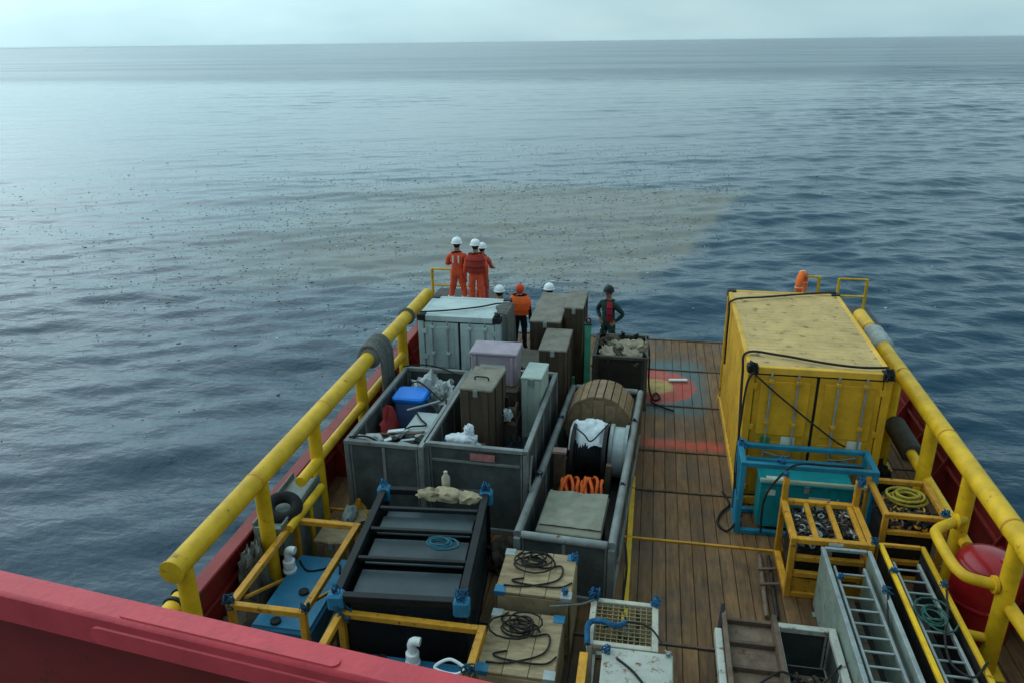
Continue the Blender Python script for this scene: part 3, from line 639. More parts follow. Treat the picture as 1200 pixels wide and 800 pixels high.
tag(ob('red_tarpaulin', MB().blob((-4.42, 11.62, .8), (.13, .42, .62), 12, .35, 3, True, 2), mat('red_tarp', (.30, .03, .03), .7, var=.3, scale=7, bump=.3), None, 50), 'folded red tarpaulin against the inside of narrow grey basket', 'tarpaulin')
for i in range(9):
    a = rnd.uniform(-.6, .9); x, y, z = rnd.uniform(-4.38, -3.7), rnd.uniform(10.6, 11.0), 1.24+.02*i; l_ = rnd.uniform(.12, .26)
    me_ = MB().bar((-l_*math.cos(a), -l_*math.sin(a), 0), (l_*math.cos(a), l_*math.sin(a), .05), .05+.05*rnd.random(), .025)
    o = ob('metal_offcut', me_, [LGREY, RUSTY, WHITE][i % 3], loc=(x, y, z)); tag(o, ['grey metal offcut lying on the scrap bin', 'rusty metal offcut lying on the scrap bin', 'white plastic offcut lying on the scrap bin'][i % 3], 'offcut', 'offcuts on the scrap bin')
for i in range(7):
    x0_, y0_ = -3.95+.09*i, 12.0+.05*i
    o = ob('steel_tube', MB().tube([(-.25, -.12, 0), (.22, .16, .06)], .022, 8), LGREY, loc=(x0_+.05, y0_+.02, 1.345+.012*i)); tag(o, 'short bright steel tube lying behind the pale grey case', 'tube', 'steel tubes behind the grey case')
for k, (pts, lb_) in enumerate((
    ([(-4.5, 12.9, 1.3), (-4.2, 12.7, 1.55), (-3.9, 12.5, 1.5), (-3.6, 12.2, 1.45), (-3.42, 11.9, 1.62), (-3.3, 11.5, 1.4)], 'dark cable trailing over the blue tub towards the basket divide'),
    ([(-4.0, 11.9, 1.36), (-3.8, 11.6, 1.34), (-3.65, 11.4, 1.34), (-3.9, 11.3, 1.34), (-4.05, 11.2, 1.25)], 'thin dark cable strewn over the pale grey flat case'),
    ([(-4.6, 10.3, 1.62), (-4.3, 10.35, 1.62), (-4.0, 10.45, 1.4), (-3.8, 10.6, 1.3), (-3.6, 10.5, 1.35), (-3.45, 10.3, 1.62)], 'dark cable lying along the front of the narrow basket'),
    ([(-4.62, 13.2, 1.62), (-4.2, 13.25, 1.66), (-3.8, 13.2, 1.62), (-3.5, 13.0, 1.62)], 'dark rope along the back rim of the narrow basket'))):
    rope('loose_cable', pts, .016, ROPE, lb_)
for k in range(14):
    o = ob('scrap_piece', MB().blob((0, 0, 0), (rnd.uniform(.06, .16), rnd.uniform(.05, .12), rnd.uniform(.04, .09)), 300+k, .7, 2, False, 3), [DARK, CANVAS, CLEAR, RUSTY][k % 4], None, 40, (rnd.uniform(-4.45, -3.55), rnd.uniform(10.4, 11.1), 1.24+rnd.uniform(0, .08)), (0, 0, rnd.uniform(0, 3)))
    tag(o, ['dark lump of scrap heaped at the front of narrow basket', 'tan rag heaped at the front of the narrow basket', 'clear plastic wad heaped at the front of narrow basket', 'rusty lump of scrap heaped at the front of narrow basket'][k % 4], 'scrap', 'scrap heaped in the narrow basket')
# contents: wide basket
plain_box('transit_case', 'tall brown transit case standing in the wide grey basket', 'case', -2.97, -2.42, 11.3, 12.25, FL, 2.14, BROWN, CARD, rz=R(-4), straps=2)
o = ob('case_handle', MB().tube(smoothpts([(-.12, 0, 0), (-.1, 0, .06), (.1, 0, .06), (.12, 0, 0)], 5), .014, 6), BLK, bpy.data.objects['transit_case'], 60, loc=(0, -.1, 2.025))
plain_box('electrical_cabinet', 'pale grey-green cabinet standing in wide grey basket corner', 'cabinet', -2.1, -1.74, 12.25, 12.95, FL, 1.98, mat('cabinet_green', (.36, .42, .37), .5, var=.2, scale=3, rust=.12), rz=R(-3))
t = thing('plastic_crate', 'faded lilac plastic crate stacked at the back of wide basket', 'crate', (-2.72, 13.02, 1.55))
ob('body', MB().box(-.42, .42, -.28, .28, 0, .6, .02), LILAC, t); ob('rim', MB().box(-.45, .45, -.31, .31, .601, .66, .015), LILAC, t)
ob('front_label', MB().box(-.25, .22, -.288, -.282, .2, .42), STICK, t)
for k in (-.34, .34): ob('rib', MB().box(k-.025, k+.025, -.31, -.283, .02, .59, .005), LILAC, t)
plain_box('storage_chest', 'dark brown chest under the lilac crate in wide basket', 'chest', -3.15, -2.25, 12.55, 13.3, FL, 1.55, WOODD, straps=2)
tag(ob('dark_tarpaulin', MB().sheet(-2.33, -1.83, 10.6, 12.1, lambda u, v: .86+.16*noise.noise(Vector((u*3, v*4, 2)))+.08*noise.noise(Vector((u*9, v*11, 4))), 26, 40), mat('navy_tarp', (.018, .026, .035), .6, var=.3, scale=6, bump=.4), None, 50), 'crumpled dark navy tarpaulin in the wide grey basket', 'tarpaulin')
plain_box('low_chest', 'low dark chest under the navy tarpaulin', 'chest', -2.36, -1.8, 10.6, 12.1, FL, .74, WOODD, straps=2)
plain_box('low_chest', 'low dark chest under the white knotted bag', 'chest', -3.2, -2.55, 10.55, 11.15, FL, 1.22, WOODD)
t = thing('knotted_bag', 'white knotted cloth bag lying in the wide grey basket', 'bag', (-2.85, 10.8, 1.22))
ob('bag', MB().blob((0, 0, .13), (.27, .17, .2), 21, .4, 4, True, 2.2), CLOTH, t, 60)
ob('knot', MB().blob((.1, .05, .37), (.085, .07, .13), 22, .5, 3, False, 3), CLOTH, t, 60)
tag(ob('dark_bag', MB().blob((-3.12, 10.62, 1.28), (.15, .14, .2), 25, .4, 3), mat('navy_bag', (.016, .025, .045), .6, var=.3, scale=8, bump=.4), None, 60), 'dark navy bag slumped beside the white knotted bag', 'bag')
t = thing('brown_machinery', 'brown rusted winch unit between the tall case and cabinet', 'winch', (-2.28, 12.38, FL))
ob('body', MB().box(-.14, .1, -.35, .2, 0, 1.05, .03), RUSTY, t); ob('drum', MB().lathe([(.2, -.13), (.2, -.1), (.1, -.1), (.1, .08), (.2, .08), (.2, .1)], (-.02, -.1, 1.15), 20, 'X'), RUSTY, t, 40); ob('bracket', MB().bar((-.1, -.3, 1.05), (-.06, -.3, 1.55), .06, .06), DARK, t)
tag(ob('white_rag', MB().blob((-2.34, 12.0, 1.35), (.09, .08, .12), 31, .6, 3, False, 3), CLOTH, None, 60), 'white rag tied to the brown winch unit', 'rag')

# contents: long basket
A3 = R(-3)
def LB(u, v, z=FL): return (-.83+u*math.cos(A3)-v*math.sin(A3), 11.53+u*math.sin(A3)+v*math.cos(A3), z)
def drum(name, label, u, v, r, wd, core, m, nl, mfl, axis='Y', wound=None):
    t = thing(name, label, 'cable drum', LB(u, v), A3)
    for s_ in (-1, 1):
        f = ob('flange', MB().lathe([(.05, -.03), (r, -.03), (r, .03), (.05, .03)], ((0, s_*wd/2, r) if axis == 'Y' else (s_*wd/2, 0, r)), 36, axis), mfl, t, 40)
    if wound: ob('wound_cable', MB().lathe([(core, -wd/2+.03)]+[(core+.018*(i % 2), -wd/2+.03+(wd-.06)*i/24) for i in range(1, 24)]+[(core, wd/2-.03)], (0, 0, r), 30, axis), wound, t, 60)
    if nl:
        for i in range(nl):
            a = 2*math.pi*i/nl; wdt = 2*math.pi*r/nl*.9; c, s2 = math.cos(a), math.sin(a)
            b_ = MB(); b_.box(-wdt/2, wdt/2, -wd/2-.045, wd/2+.045, 0, .03+.006*(i % 3), .004)
            vs = [((r+.001)*s2+x*c+z*s2, y, r+(r+.001)*c-x*s2+z*c) for x, y, z in b_.v]
            ob('lagging', MB().add(vs, b_.f), m, t)
    return t
t = drum('cable_drum', 'wooden cable drum with slatted lagging in the long basket', -.02, 1.78, .60, .72, .4, DWOOD, 26, DWOOD)
t.location.z = FL+.04
for k in (-.22, 0, .22): ob('flange_plank', MB().box(k-.1, k+.1, -.41, -.392, .6-math.sqrt(.56**2-(abs(k)+.1)**2), .6+math.sqrt(.56**2-(abs(k)+.1)**2), .004), DWOOD, t)
ob('hub', MB().lathe([(.09, -.03), (.09, .01)], (0, -.4, .6), 18, 'Y'), DARK, t, 40)
drum('steel_reel', 'black cable reel with thin steel flanges in the long basket', -.06, .62, .52, .56, .36, None, 0, DARK, 'X', BLK)
drum('steel_reel', 'white-wound hose reel beside the black cable reel', .44, .78, .5, .26, .44, None, 0, LGREY, 'X', WHITE)
def drape(u, v):
    x = (u-.5)*2; y = (v-.5)*2
    return 1.17-.28*y*y*(1+.3*math.sin(u*5))-.12*x*x+.06*noise.noise(Vector((u*5, v*5, 9)))+.03*noise.noise(Vector((u*14, v*12, 3)))
p = LB(-.1, .74)
tag(ob('white_tarpaulin', MB().sheet(-.32, .34, -.4, .42, drape, 30, 34), CLOTH, None, 70, (p[0], p[1], .03), (0, 0, A3)), 'white plastic sheet draped over the black cable reel', 'tarpaulin')
p = LB(-.02, .4)
tag(ob('sling_rope', MB().tube(smoothpts([(-.33, .15, 1.12), (-.12, -.1, 1.1), (.0, -.2, 1.03), (.15, -.05, 1.12), (.33, .3, 1.2)], 6), .013, 6), ROPE, None, 60, (p[0], p[1], .06)), 'dark cord tied over the white plastic sheet', 'rope')
t = thing('orange_rope_coil', 'coil of bright orange rope in the long basket', 'rope', LB(-.06, -.42, FL))
for k in range(13):
    q_ = random.Random(200+k); cx_ = -.36+.055*k; rr_ = .27+q_.uniform(-.035, .03)
    ob('rope_turn', MB().tube([(cx_+.05*math.sin(2*math.pi*i/22+k)+.02*math.sin(6*math.pi*i/22+k*2), (rr_+.02*math.sin(4*math.pi*i/22+k))*math.cos(2*math.pi*i/22), .31+.02*math.sin(k*1.9)+(rr_+.015*math.cos(k+i*.9))*math.sin(2*math.pi*i/22)) for i in range(23)], .028, 7), ORROPE, t, 60)
t = thing('wooden_cradle', 'brown wooden cradle beside the black cable reel', 'cradle', LB(-.5, -.05, FL))
ob('upright', MB().box(-.1, .1, -.06, .06, 0, .85, .008), RUSTY, t); ob('upright', MB().box(-.1, .1, .2, .32, 0, .6, .008), RUSTY, t); ob('cap', MB().box(-.12, .12, -.08, .08, .851, .9, .006), mat('pinkish_wood', (.34, .22, .19), .8, var=.3), t)
tag(ob('timber_post', MB().box(-.05, .05, -.05, .05, 0, .75, .008), WOODD, None, None, LB(.32, -.12, FL), (0, R(3), A3)), 'short weathered timber post beside the orange rope', 'post')
t = plain_box('flat_crate', 'grey-green flat crate with sagging lid at long basket end', 'crate', -.44, .44, -.5, .5, FL, .78, WOODD, mat('greygreen_lid', (.19, .18, .13), .75, var=.25, scale=4, rust=.2, rustcol=(.12, .1, .07)), lidh=.05, over=.05, straps=2)
t.location = LB(-.02, -1.55, FL); t.rotation_euler = (0, 0, A3)
tag(ob('tarp_sheet', MB().sheet(-.46, .47, -.4, .55, lambda u, v: .03+.025*noise.noise(Vector((u*4, v*4, 1)))+.05*max(0, (u-.5))*v, 16, 16), mat('greygreen_sheet', (.21, .205, .155), .7, var=.3, scale=4, rust=.3, rustcol=(.14, .12, .08)), None, 50, LB(-.02, -1.55, .78), (0, 0, A3)), 'grey-green sheet laid over the flat crate lid', 'tarpaulin')

# ------------------------------------------------------------------ boxes by the stern
plain_box('stern_crate', 'large weathered brown crate with stained pale top near the crew', 'crate', -2.42, -1.77, 15.12, 17.1, 0, 2.0, BROWN, CARD, straps=2)
plain_box('stern_crate', 'tall narrow brown crate next to the stained brown crate', 'crate', -1.73, -1.33, 15.5, 16.75, 0, 2.2, BROWN, CARD, straps=2)
plain_box('stern_crate', 'squat brown crate with grey lid before the tall crates', 'crate', -2.04, -1.5, 13.85, 15.05, 0, 1.88, BROWN, CARD, straps=2)
plain_box('stern_crate', 'small brown crate between white container and squat crate', 'crate', -2.6, -2.1, 14.1, 15.0, 0, 1.4, BROWN, CARD)
t = thing('green_stand', 'green steel goalpost stand beside the tall narrow crate', 'stand', (-1.17, 14.95, 0))
ob('upright', MB().box(-.065, .065, -.05, .05, 0, 2.05, .008), GREEN, t); ob('foot_beam', MB().box(-.35, .45, .055, .13, 0, .09, .006), GREEN, t); ob('foot_beam', MB().box(-.04, .04, -.5, -.056, 0, .09, .006), GREEN, t)
ob('cross_bar', MB().box(-.3, -.052, -.03, .03, .55, .62, .006), GREEN, t); ob('head_plate', MB().box(-.08, .08, -.08, .08, 2.051, 2.08, .004), DARK, t); ob('shackle', MB().torus((0, 0, 2.13), .05, .016, 'Y', 14, 6), DARK, t, 60)
ob('upright', MB().box(-.32, -.26, -.03, .03, 0, .85, .006), GREEN, t)
bd = basket('dark brown skip heaped with tan canvas near the stern', -.5, 15.95, 1.1, 1.3, 1.2, 0, mfr=mat('skip_brown', (.085, .075, .06), .7, var=.4, scale=5, rust=.35), mpan=mat('skip_dark', (.028, .026, .023), .7, var=.4, scale=5, rust=.3), nside=3, nfront=1, name='scrap_skip')
for k in range(16):
    x, y = -.5+rnd.uniform(-.36, .36), 15.95+rnd.uniform(-.5, .42)
    o = ob('canvas_bundle', MB().blob((0, 0, 0), (rnd.uniform(.18, .3), rnd.uniform(.14, .24), rnd.uniform(.1, .16)), 40+k, .55, 3, False, 2.4), CANVAS if k % 3 else SACK, None, 50, (x, y, 1.12+rnd.uniform(-.06, .12)), (0, rnd.uniform(-.5, .5), rnd.uniform(0, 3)))
    tag(o, 'bundle of tan canvas heaped in the dark brown skip' if k % 3 else 'bundle of brown sacking heaped in the dark brown skip', 'canvas', 'canvas heaped in the skip')
plain_box('bale', 'dark bale filling the brown skip under the canvas', 'bale', -.95, -.05, 15.4, 16.5, FL, 1.02, SACK)
for k, (x, y) in enumerate(((-.95, 16.5), (-.2, 16.5), (.0, 15.35), (-.5, 16.55))): knot((x, y, 1.28), .08, BLK, 'black sling bunched on the rim of the brown skip', 70+k)['group'] = 'slings on the skip rim'
rope('sling_rope', [(.05, 16.4, 1.3), (.12, 16.2, .9), (.14, 16.0, .3), (.25, 15.8, .04), (.4, 15.9, .035), (.3, 16.15, .04), (.22, 15.7, .035), (.45, 15.45, .035), (.7, 15.3, .035)], .022, ROPE, 'dark rope trailing from the skip onto the painted disc')
tag(ob('white_plank', MB().box(-.22, .22, -.05, .05, 0, .05, .01), WHITE, None, None, (.82, 16.95, .008), (0, 0, R(8))), 'short white board lying on the red painted disc', 'board')

# ------------------------------------------------------------------ frames: generic bar cage
def cage(name, label, cat, cx_, cy_, wx, ly, H, rz, m, bw=.08, base=True, mids=()):
    t = thing(name, label, cat, (cx_, cy_, 0), rz); hx, hy = wx/2, ly/2
    for sx in (-1, 1):
        for sy in (-1, 1): ob('corner_post', MB().box(sx*hx-bw/2, sx*hx+bw/2, sy*hy-bw/2, sy*hy+bw/2, 0, H-bw, .006), m, t)
    for z in ([H-bw/2] if not base else [H-bw/2, bw/2+.004]):
        for sx in (-1, 1): ob('side_bar', MB().box(sx*hx-bw/2-.002, sx*hx+bw/2+.002, -hy+(bw/2+.001 if z < .2 else -bw/2-.002), hy-(bw/2+.001 if z < .2 else -bw/2-.002), z-bw/2+.001, z+bw/2, .006), m, t)
        for sy in (-1, 1): ob('end_bar', MB().box(-hx+bw/2+.003, hx-bw/2-.003, sy*hy-bw/2, sy*hy+bw/2, z-bw/2+.003, z+bw/2-.003, .006), m, t)
    return t
# two ochre tank frames with blue tanks and white vents
def vent(t, x, y, z, sc=1.):
    v = ob('vent', MB().lathe([(.085*sc, 0), (.085*sc, .03), (.05*sc, .035), (.05*sc, .08), (.075*sc, .085), (.075*sc, .15*sc), (.045*sc, .155*sc), (.045*sc, .2*sc)], (x, y, z), 16), VENTW, t, 40)
    ob('vent_hood', MB().tube(smoothpts([(x, y, z+.19*sc), (x, y, z+.27*sc), (x+.03*sc, y, z+.31*sc), (x+.1*sc, y, z+.31*sc)], 5), .05*sc, 12), VENTW, v, 50)
def tank_frame(label, cx_, cy_, wx, ly, H, ztop, tank, vents, hatch, rz=0):
    t = cage('tank_frame', label, 'tank frame', cx_, cy_, wx, ly, H, rz, YEL2, .085)
    x0, x1, y0, y1 = tank
    ob('tank', MB().box(x0, x1, y0, y1, .1, ztop, .04), BLUE, t)
    ob('tank_lid', MB().box(x0+.03, x1-.03, y0+.03, y1-.03, ztop+.001, ztop+.012, .004), BLUE, t)
    for v in vents: vent(t, v[0], v[1], ztop+.012, v[2])
    for q in hatch: ob('filler_cap', MB().lathe([(.07, 0), (.07, .035), (.05, .045)], (q[0], q[1], ztop+.012), 16), DARK, t, 40)
    for sx in (-1, 1): ob('stay', MB().bar((sx*(wx/2-.06), ly/2-.03, .1), (sx*(wx/2-.06), -ly/2+.25, H-.12), .04, .04), YEL2, t)
    return t
tank_frame('ochre steel frame round a blue tank with white vent beside rail', -4.46, 7.95, .97, 1.85, 1.0, .45, (-.42, .42, -.72, .82), [(-.38, .42, 1.15)], [(.02, .0), (-.1, -.6)])
tank_frame('ochre steel frame round a blue tank before the black rack', -2.62, 6.72, 1.78, .78, 1.0, .45, (-.8, .8, -.3, .33), [(.05, .24, 1.1)], [(-.5, .18), (-.35, .22)])
plain_box('tan_panel_crate', 'tan plywood crate inside the far end of the ochre tank frame', 'crate', -4.75, -4.2, 9.0, 9.45, 0, .55, WOOD)
for k, (x, y, z, lb_) in enumerate(((-4.95, 7.02, 1.03, 'outer near corner of rail-side tank frame'), (-3.97, 7.05, 1.03, 'inner near corner of rail-side tank frame'), (-1.75, 6.38, 1.02, 'crate-side near corner of the second tank frame'), (-3.5, 7.1, 1.02, 'far corner of the second tank frame'))):
    knot((x, y, z), .12, mat('navy_sling', (.012, .07, .12), .8, var=.5, scale=14, bump=.5), 'navy blue sling bunched on the '+lb_, 90+k)
rope('sling_rope', [(-1.75, 6.4, 1.05), (-1.95, 6.45, 1.1), (-2.1, 6.36, 1.04), (-1.85, 6.33, 1.02), (-1.72, 6.45, 1.06)], .018, WHITE, 'pale rope loop at the crate-side tank frame corner')
# black slatted rack with dark lids
bk = cage('black_rack', 'black steel rack with dark lids and blue corner pads', 'rack', -2.9, 8.43, 1.56, 2.42, 1.22, R(5), BLK, .10)
for k, v in enumerate((-.45, .2, .72)): ob('cross_bar', MB().box(-.72, .72, v-.03, v+.03, 1.14, 1.2, .006), BLK, bk)
for (v0, v1, z, mm) in ((-1.06, -.5, 1.04, GLASSY), (-.4, .15, 1.06, GLASSY), (.24, .66, 1.08, GLASSY), (.76, .98, 1.0, GLASSY)): ob('lid', MB().box(-.66, .68, v0, v1, z-.03, z, .01), mm, bk)
ob('side_sheet', MB().box(.771, .783, -1.14, 1.14, .12, 1.1), GLASSY, bk); ob('side_sheet', MB().box(-.783, -.771, -1.14, 1.14, .12, 1.1), BLK, bk); ob('end_sheet', MB().box(-.72, .72, -1.213, -1.2, .12, 1.1), BLK, bk)
ob('inner_tank', MB().box(-.62, .64, -1.05, 1.05, .1, .93, .03), DARK, bk)
for sx in (-1, 1):
    for sy in (-1, 1): ob('corner_pad', MB().box(sx*.78-.1, sx*.78+.1, sy*1.21-.09, sy*1.21+.09, 1.0, 1.235, .03), BLUE, bk)
for k, (u, v) in enumerate(((-.78, 1.21), (.78, 1.21), (-.78, -1.21), (.78, -1.21))):
    a = R(5); knot((-2.9+u*math.cos(a)-v*math.sin(a), 8.43+u*math.sin(a)+v*math.cos(a), 1.3), .09, BSLING, ['blue sling on black rack corner pad next to the narrow basket', 'blue sling on black rack corner pad next to the wide basket', 'blue sling on black rack corner pad next to the rail-side tank frame', 'blue sling on black rack corner pad next to the wooden crates'][k], 100+k)['group'] = 'slings on the black rack corners'
t = tag(ob('rope_loop', MB().tube(coil_pts((-2.55, 8.3, 1.235), .17, 3.5, 5, .6, .012, .3), .018, 6), mat('teal_rope', (.03, .13, .17), .8, var=.3, scale=30), None, 60), 'small blue-green rope loop on top of the black rack', 'rope')
for k, (x, y, s_) in enumerate(((-3.05, 9.5, .13), (-2.75, 9.52, .15), (-2.45, 9.5, .13))): tag(ob('tan_bundle', MB().blob((x, y, 1.2), (s_*1.5, s_*.8, s_*.8), 50+k, .4, 3), mat('straw_canvas', (.36, .29, .18), .85, var=.3, scale=7, bump=.4), None, 60), ['tan cloth bundle on the rail-side end of the black rack far bar', 'large tan cloth bundle in front of the beige bottle', 'tan cloth bundle on the black rack far bar facing the long basket'][k], 'cloth')['group'] = 'tan bundles on the black rack'
tag(ob('pale_bottle', MB().lathe([(.06, 0), (.065, .02), (.065, .17), (.03, .22), (.03, .27), (.02, .275)], (-2.85, 9.72, 1.22), 14), mat('beige_plastic', (.5, .42, .32), .5), None, 50), 'small beige bottle standing on the black rack end bar', 'bottle')

# wooden crates with rope
def rope_crate(label, x0, x1, y0, y1, H, seed, lab2):
    t = thing('wooden_crate', label, 'crate', ((x0+x1)/2, (y0+y1)/2, 0)); hx, hy = (x1-x0)/2, (y1-y0)/2
    ob('body', MB().box(-hx+.02, hx-.02, -hy+.02, hy-.02, .09, H-.04), WOODD, t)
    n = 3
    for k in range(n):
        a, b_ = -hx+2*hx*k/n, -hx+2*hx*(k+1)/n
        ob('lid_board', MB().box(a+.003, b_-.003, -hy, hy, H-.039, H+rnd.uniform(-.002, .004), .005), WOOD, t)
    for z0, z1 in ((.1, .1+(H-.16)/3), (.1+(H-.16)/3, .1+2*(H-.16)/3), (.1+2*(H-.16)/3, H-.045)):
        ob('side_board', MB().box(-hx+.03, hx-.03, -hy-.004, -hy+.019, z0+.004, z1-.004, .004), WOOD, t); ob('side_board', MB().box(hx-.019, hx+.004, -hy+.03, hy-.03, z0+.004, z1-.004, .004), WOOD, t); ob('side_board', MB().box(-hx-.004, -hx+.019, -hy+.03, hy-.03, z0+.004, z1-.004, .004), WOOD, t)
    for k in (-.7, 0, .7): ob('skid', MB().box(hx*k-.05, hx*k+.05, -hy, hy, 0, .09), WOODD, t)
    for sx in (-1, 1):
        for sy in (-1, 1): ob('corner_plate', MB().box(sx*(hx-.06)-.07, sx*(hx-.06)+.07, sy*(hy-.06)-.07, sy*(hy-.06)+.07, H-.06, H+.008, .004), LGREY if sx*sy < 0 else BLUE, t)
    cx_, cy_ = (x0+x1)/2, (y0+y1)/2
    mb = MB(); mb.tube(coil_pts((cx_-.1, cy_+hy*.35, H+.022), .2, 4.2, seed, .7, .012, .5), .012, 6); mb.tube(coil_pts((cx_-.02, cy_+hy*.5, H+.06), .13, 2.6, seed+3, .8, .012, .6), .012, 6)
    o1 = tag(ob('rope_coil', mb, ROPE, None, 60), 'dark rope coiled on '+lab2, 'rope')
    rope('loose_rope', [(cx_-hx*.8, cy_-hy*.75, H+.02), (cx_-.1, cy_-hy*.7, H+.02), (cx_+.28, cy_-hy*.3, H+.02), (cx_+.3, cy_+.15, H+.022), (cx_+.05, cy_+hy*.2, H+.02), (cx_-.3, cy_+hy*.6, H+.02), (cx_-.25, cy_+hy*.9, H+.02)], .012, ROPE, 'loose dark rope end wandering over '+lab2)
    rope('loose_rope', [(cx_-.15, cy_-hy*.35, H+.02), (cx_-.3, cy_-hy*.5, H+.02), (cx_-.12, cy_-hy*.62, H+.022), (cx_+.3, cy_-hy*.62, H+.02), (cx_+hx*.97, cy_-hy*.35, H+.02)], .012, ROPE, 'thin dark rope straggling across '+lab2)
    return t
rope_crate('pale wooden crate strewn with rope against the long basket end', -1.71, -.74, 7.78, 8.66, 1.0, 3, 'the taller wooden crate')
rope_crate('pale wooden crate strewn with rope beside the ochre tank frame', -1.7, -.8, 6.62, 7.66, .82, 8, 'the shorter wooden crate')
knot((-.78, 8.58, 1.06), .07, BSLING, 'blue sling at the long basket corner of the taller wooden crate', 130); knot((-.82, 7.86, 1.06), .06, BSLING, 'blue sling at the near corner of the taller wooden crate', 131)
rope('lashing_rope', [(-1.0, 7.72, .9), (-.85, 7.7, .95), (-.6, 7.75, .97), (-.45, 7.85, .97)], .014, GROPE, 'grey rope stretched from wooden crate to the mesh frame')

# mesh floor frame and rusty topped box
mf = cage('mesh_frame', 'white-posted frame with wire mesh top and blue slings', 'frame', -.07, 7.55, .76, .75, .93, 0, mat('cream_paint', (.44, .41, .33), .55, rust=.4, scale=6, var=.25), .07)
for k in range(11): ob('wire', MB().tube([(-.34+.068*k, -.35, .90), (-.34+.068*k, .35, .90)], .006, 5), mat('brass_wire', (.30, .25, .12), .5, metal=.3, var=.3), mf)
for k in range(11): ob('wire', MB().tube([(-.35, -.34+.068*k, .911), (.35, -.34+.068*k, .911)], .006, 5), MATS['brass_wire'], mf)
knot((-.45, 7.93, 1.0), .09, BSLING, 'blue sling on the crate-side corner of the mesh frame', 140); knot((.31, 7.93, 1.0), .09, BSLING, 'blue sling on the plank-side corner of the mesh frame', 141)
rope('sling_rope', [(-.47, 7.1, .95), (-.48, 7.35, 1.02), (-.35, 7.4, 1.05), (-.15, 7.38, 1.02), (-.05, 7.5, .98)], .035, BSLING, 'thick blue sling looped over the mesh frame rail')
rope('sling_rope', [(-.3, 7.4, .96), (0, 7.5, .99), (.25, 7.45, .98), (.4, 7.2, .97)], .012, ROPE, 'thin dark cord across the mesh frame wires')
plain_box('rusty_box', 'white box with rust-speckled top beside the wire mesh frame', 'box', -.28, .5, 6.3, 7.12, 0, .92, mat('brown_side', (.10, .09, .08), .7, rust=.4, var=.3), WRUST)
for k, (x, y) in enumerate(((-.25, 7.05), (.46, 7.1))): knot((x, y, .96), .06, BSLING if k == 0 else LGREY, ['blue sling at the mesh-side corner of the rusty-topped box', 'grey shackle at the corner of the rusty-topped box'][k], 145+k)
rope('sling_rope', [(-.12, 6.95, .935), (.05, 6.8, .936), (.2, 6.6, .936), (.34, 6.4, .936)], .014, ROPE, 'dark cord lying across the rust-speckled white box top')
tag(ob('ochre_bracket', MB().bar((-.5, 6.4, 0), (-.5, 6.4, .8), .12, .06).bar((-.5, 6.4, .84), (-.5, 7.05, .84), .1, .08), YEL2), 'ochre bracket standing beside the rusty-topped box', 'bracket')

# ------------------------------------------------------------------ starboard cargo
tf = cage('teal_lifting_frame', 'teal steel frame round a teal box before yellow container', 'frame', 2.62, 11.36, 1.96, .62, 1.32, 0, TEAL, .08)
ob('upper_bar', MB().box(-.94, .94, .25, .31, 1.02, 1.08, .006), TEAL, tf); ob('diagonal', MB().bar((-.98, -.27, .1), (-.98, .26, 1.2), .06, .05), TEAL, tf); ob('side_plate', MB().box(-1.03, -1.021, -.31, .0, .0, .62), TEAL, tf)
ob('mid_bar', MB().box(-.7, .9, -.32, -.27, .98, 1.03, .005), mat('pale_teal_bar', (.35, .38, .28), .5, rust=.3), tf)
plain_box('teal_cabinet', 'bright teal cabinet inside the teal steel frame', 'cabinet', 1.95, 3.35, 11.14, 11.6, .09, .92, TEALB, feet=False)
tcab = bpy.data.objects['teal_cabinet']
ob('label_plate', MB().box(-.6, -.3, -.14, -.03, .831, .834), STICK, tcab); ob('paper_label', MB().box(.05, .5, -.236, -.231, .3, .62), STICK, tcab); ob('label_plate', MB().box(-.6, -.3, -.236, -.231, .6, .7), STICK, tcab)
for k, (x, y) in enumerate(((1.66, 11.6), (2.2, 11.08))): knot((x, y, 1.36), .09, BSLING, ['blue sling tied to the container-side post of the teal frame', 'blue sling tied to the front bar of the teal frame'][k], 150+k)
rope('sling_rope', [(2.0, 10.95, .1), (1.98, 10.9, .7), (2.1, 10.85, 1.1), (2.4, 10.95, 1.38), (2.9, 11.0, 1.38), (3.4, 11.02, 1.38)], .018, ROPE, 'dark hose looped over the front of the teal frame')
# rack with chain compartments
yr = cage('bottle_rack', 'ochre rack with slanted dividers and tall back posts', 'rack', 2.72, 10.08, 1.02, .98, 1.0, 0, YEL2, .085)
for sx in (-1, 1): ob('back_post', MB().box(sx*.51-.04, sx*.51+.04, .44, .53, 1.002, 1.4, .006), YEL2, yr)
for k in (-.2, .12, .42): ob('divider', MB().box(k-.035, k+.035, -.44, .44, .93, .99, .006), YEL2, yr)
for z in (.35, .62): ob('front_bar', MB().box(-.46, .46, -.525, -.45, z, z+.08, .006), YEL2, yr)
ob('kick_plate', MB().box(-.46, .46, -.5, -.47, .09, .3), YEL2, yr); ob('shelf', MB().box(-.46, .46, -.44, .44, .58, .61), DARK, yr); ob('inner_bin', MB().box(-.44, .44, -.4, .42, .1, .56, .02), DARK, yr); ob('name_plate', MB().box(-.05, .14, -.536, -.528, .93, .98), STICK, yr)
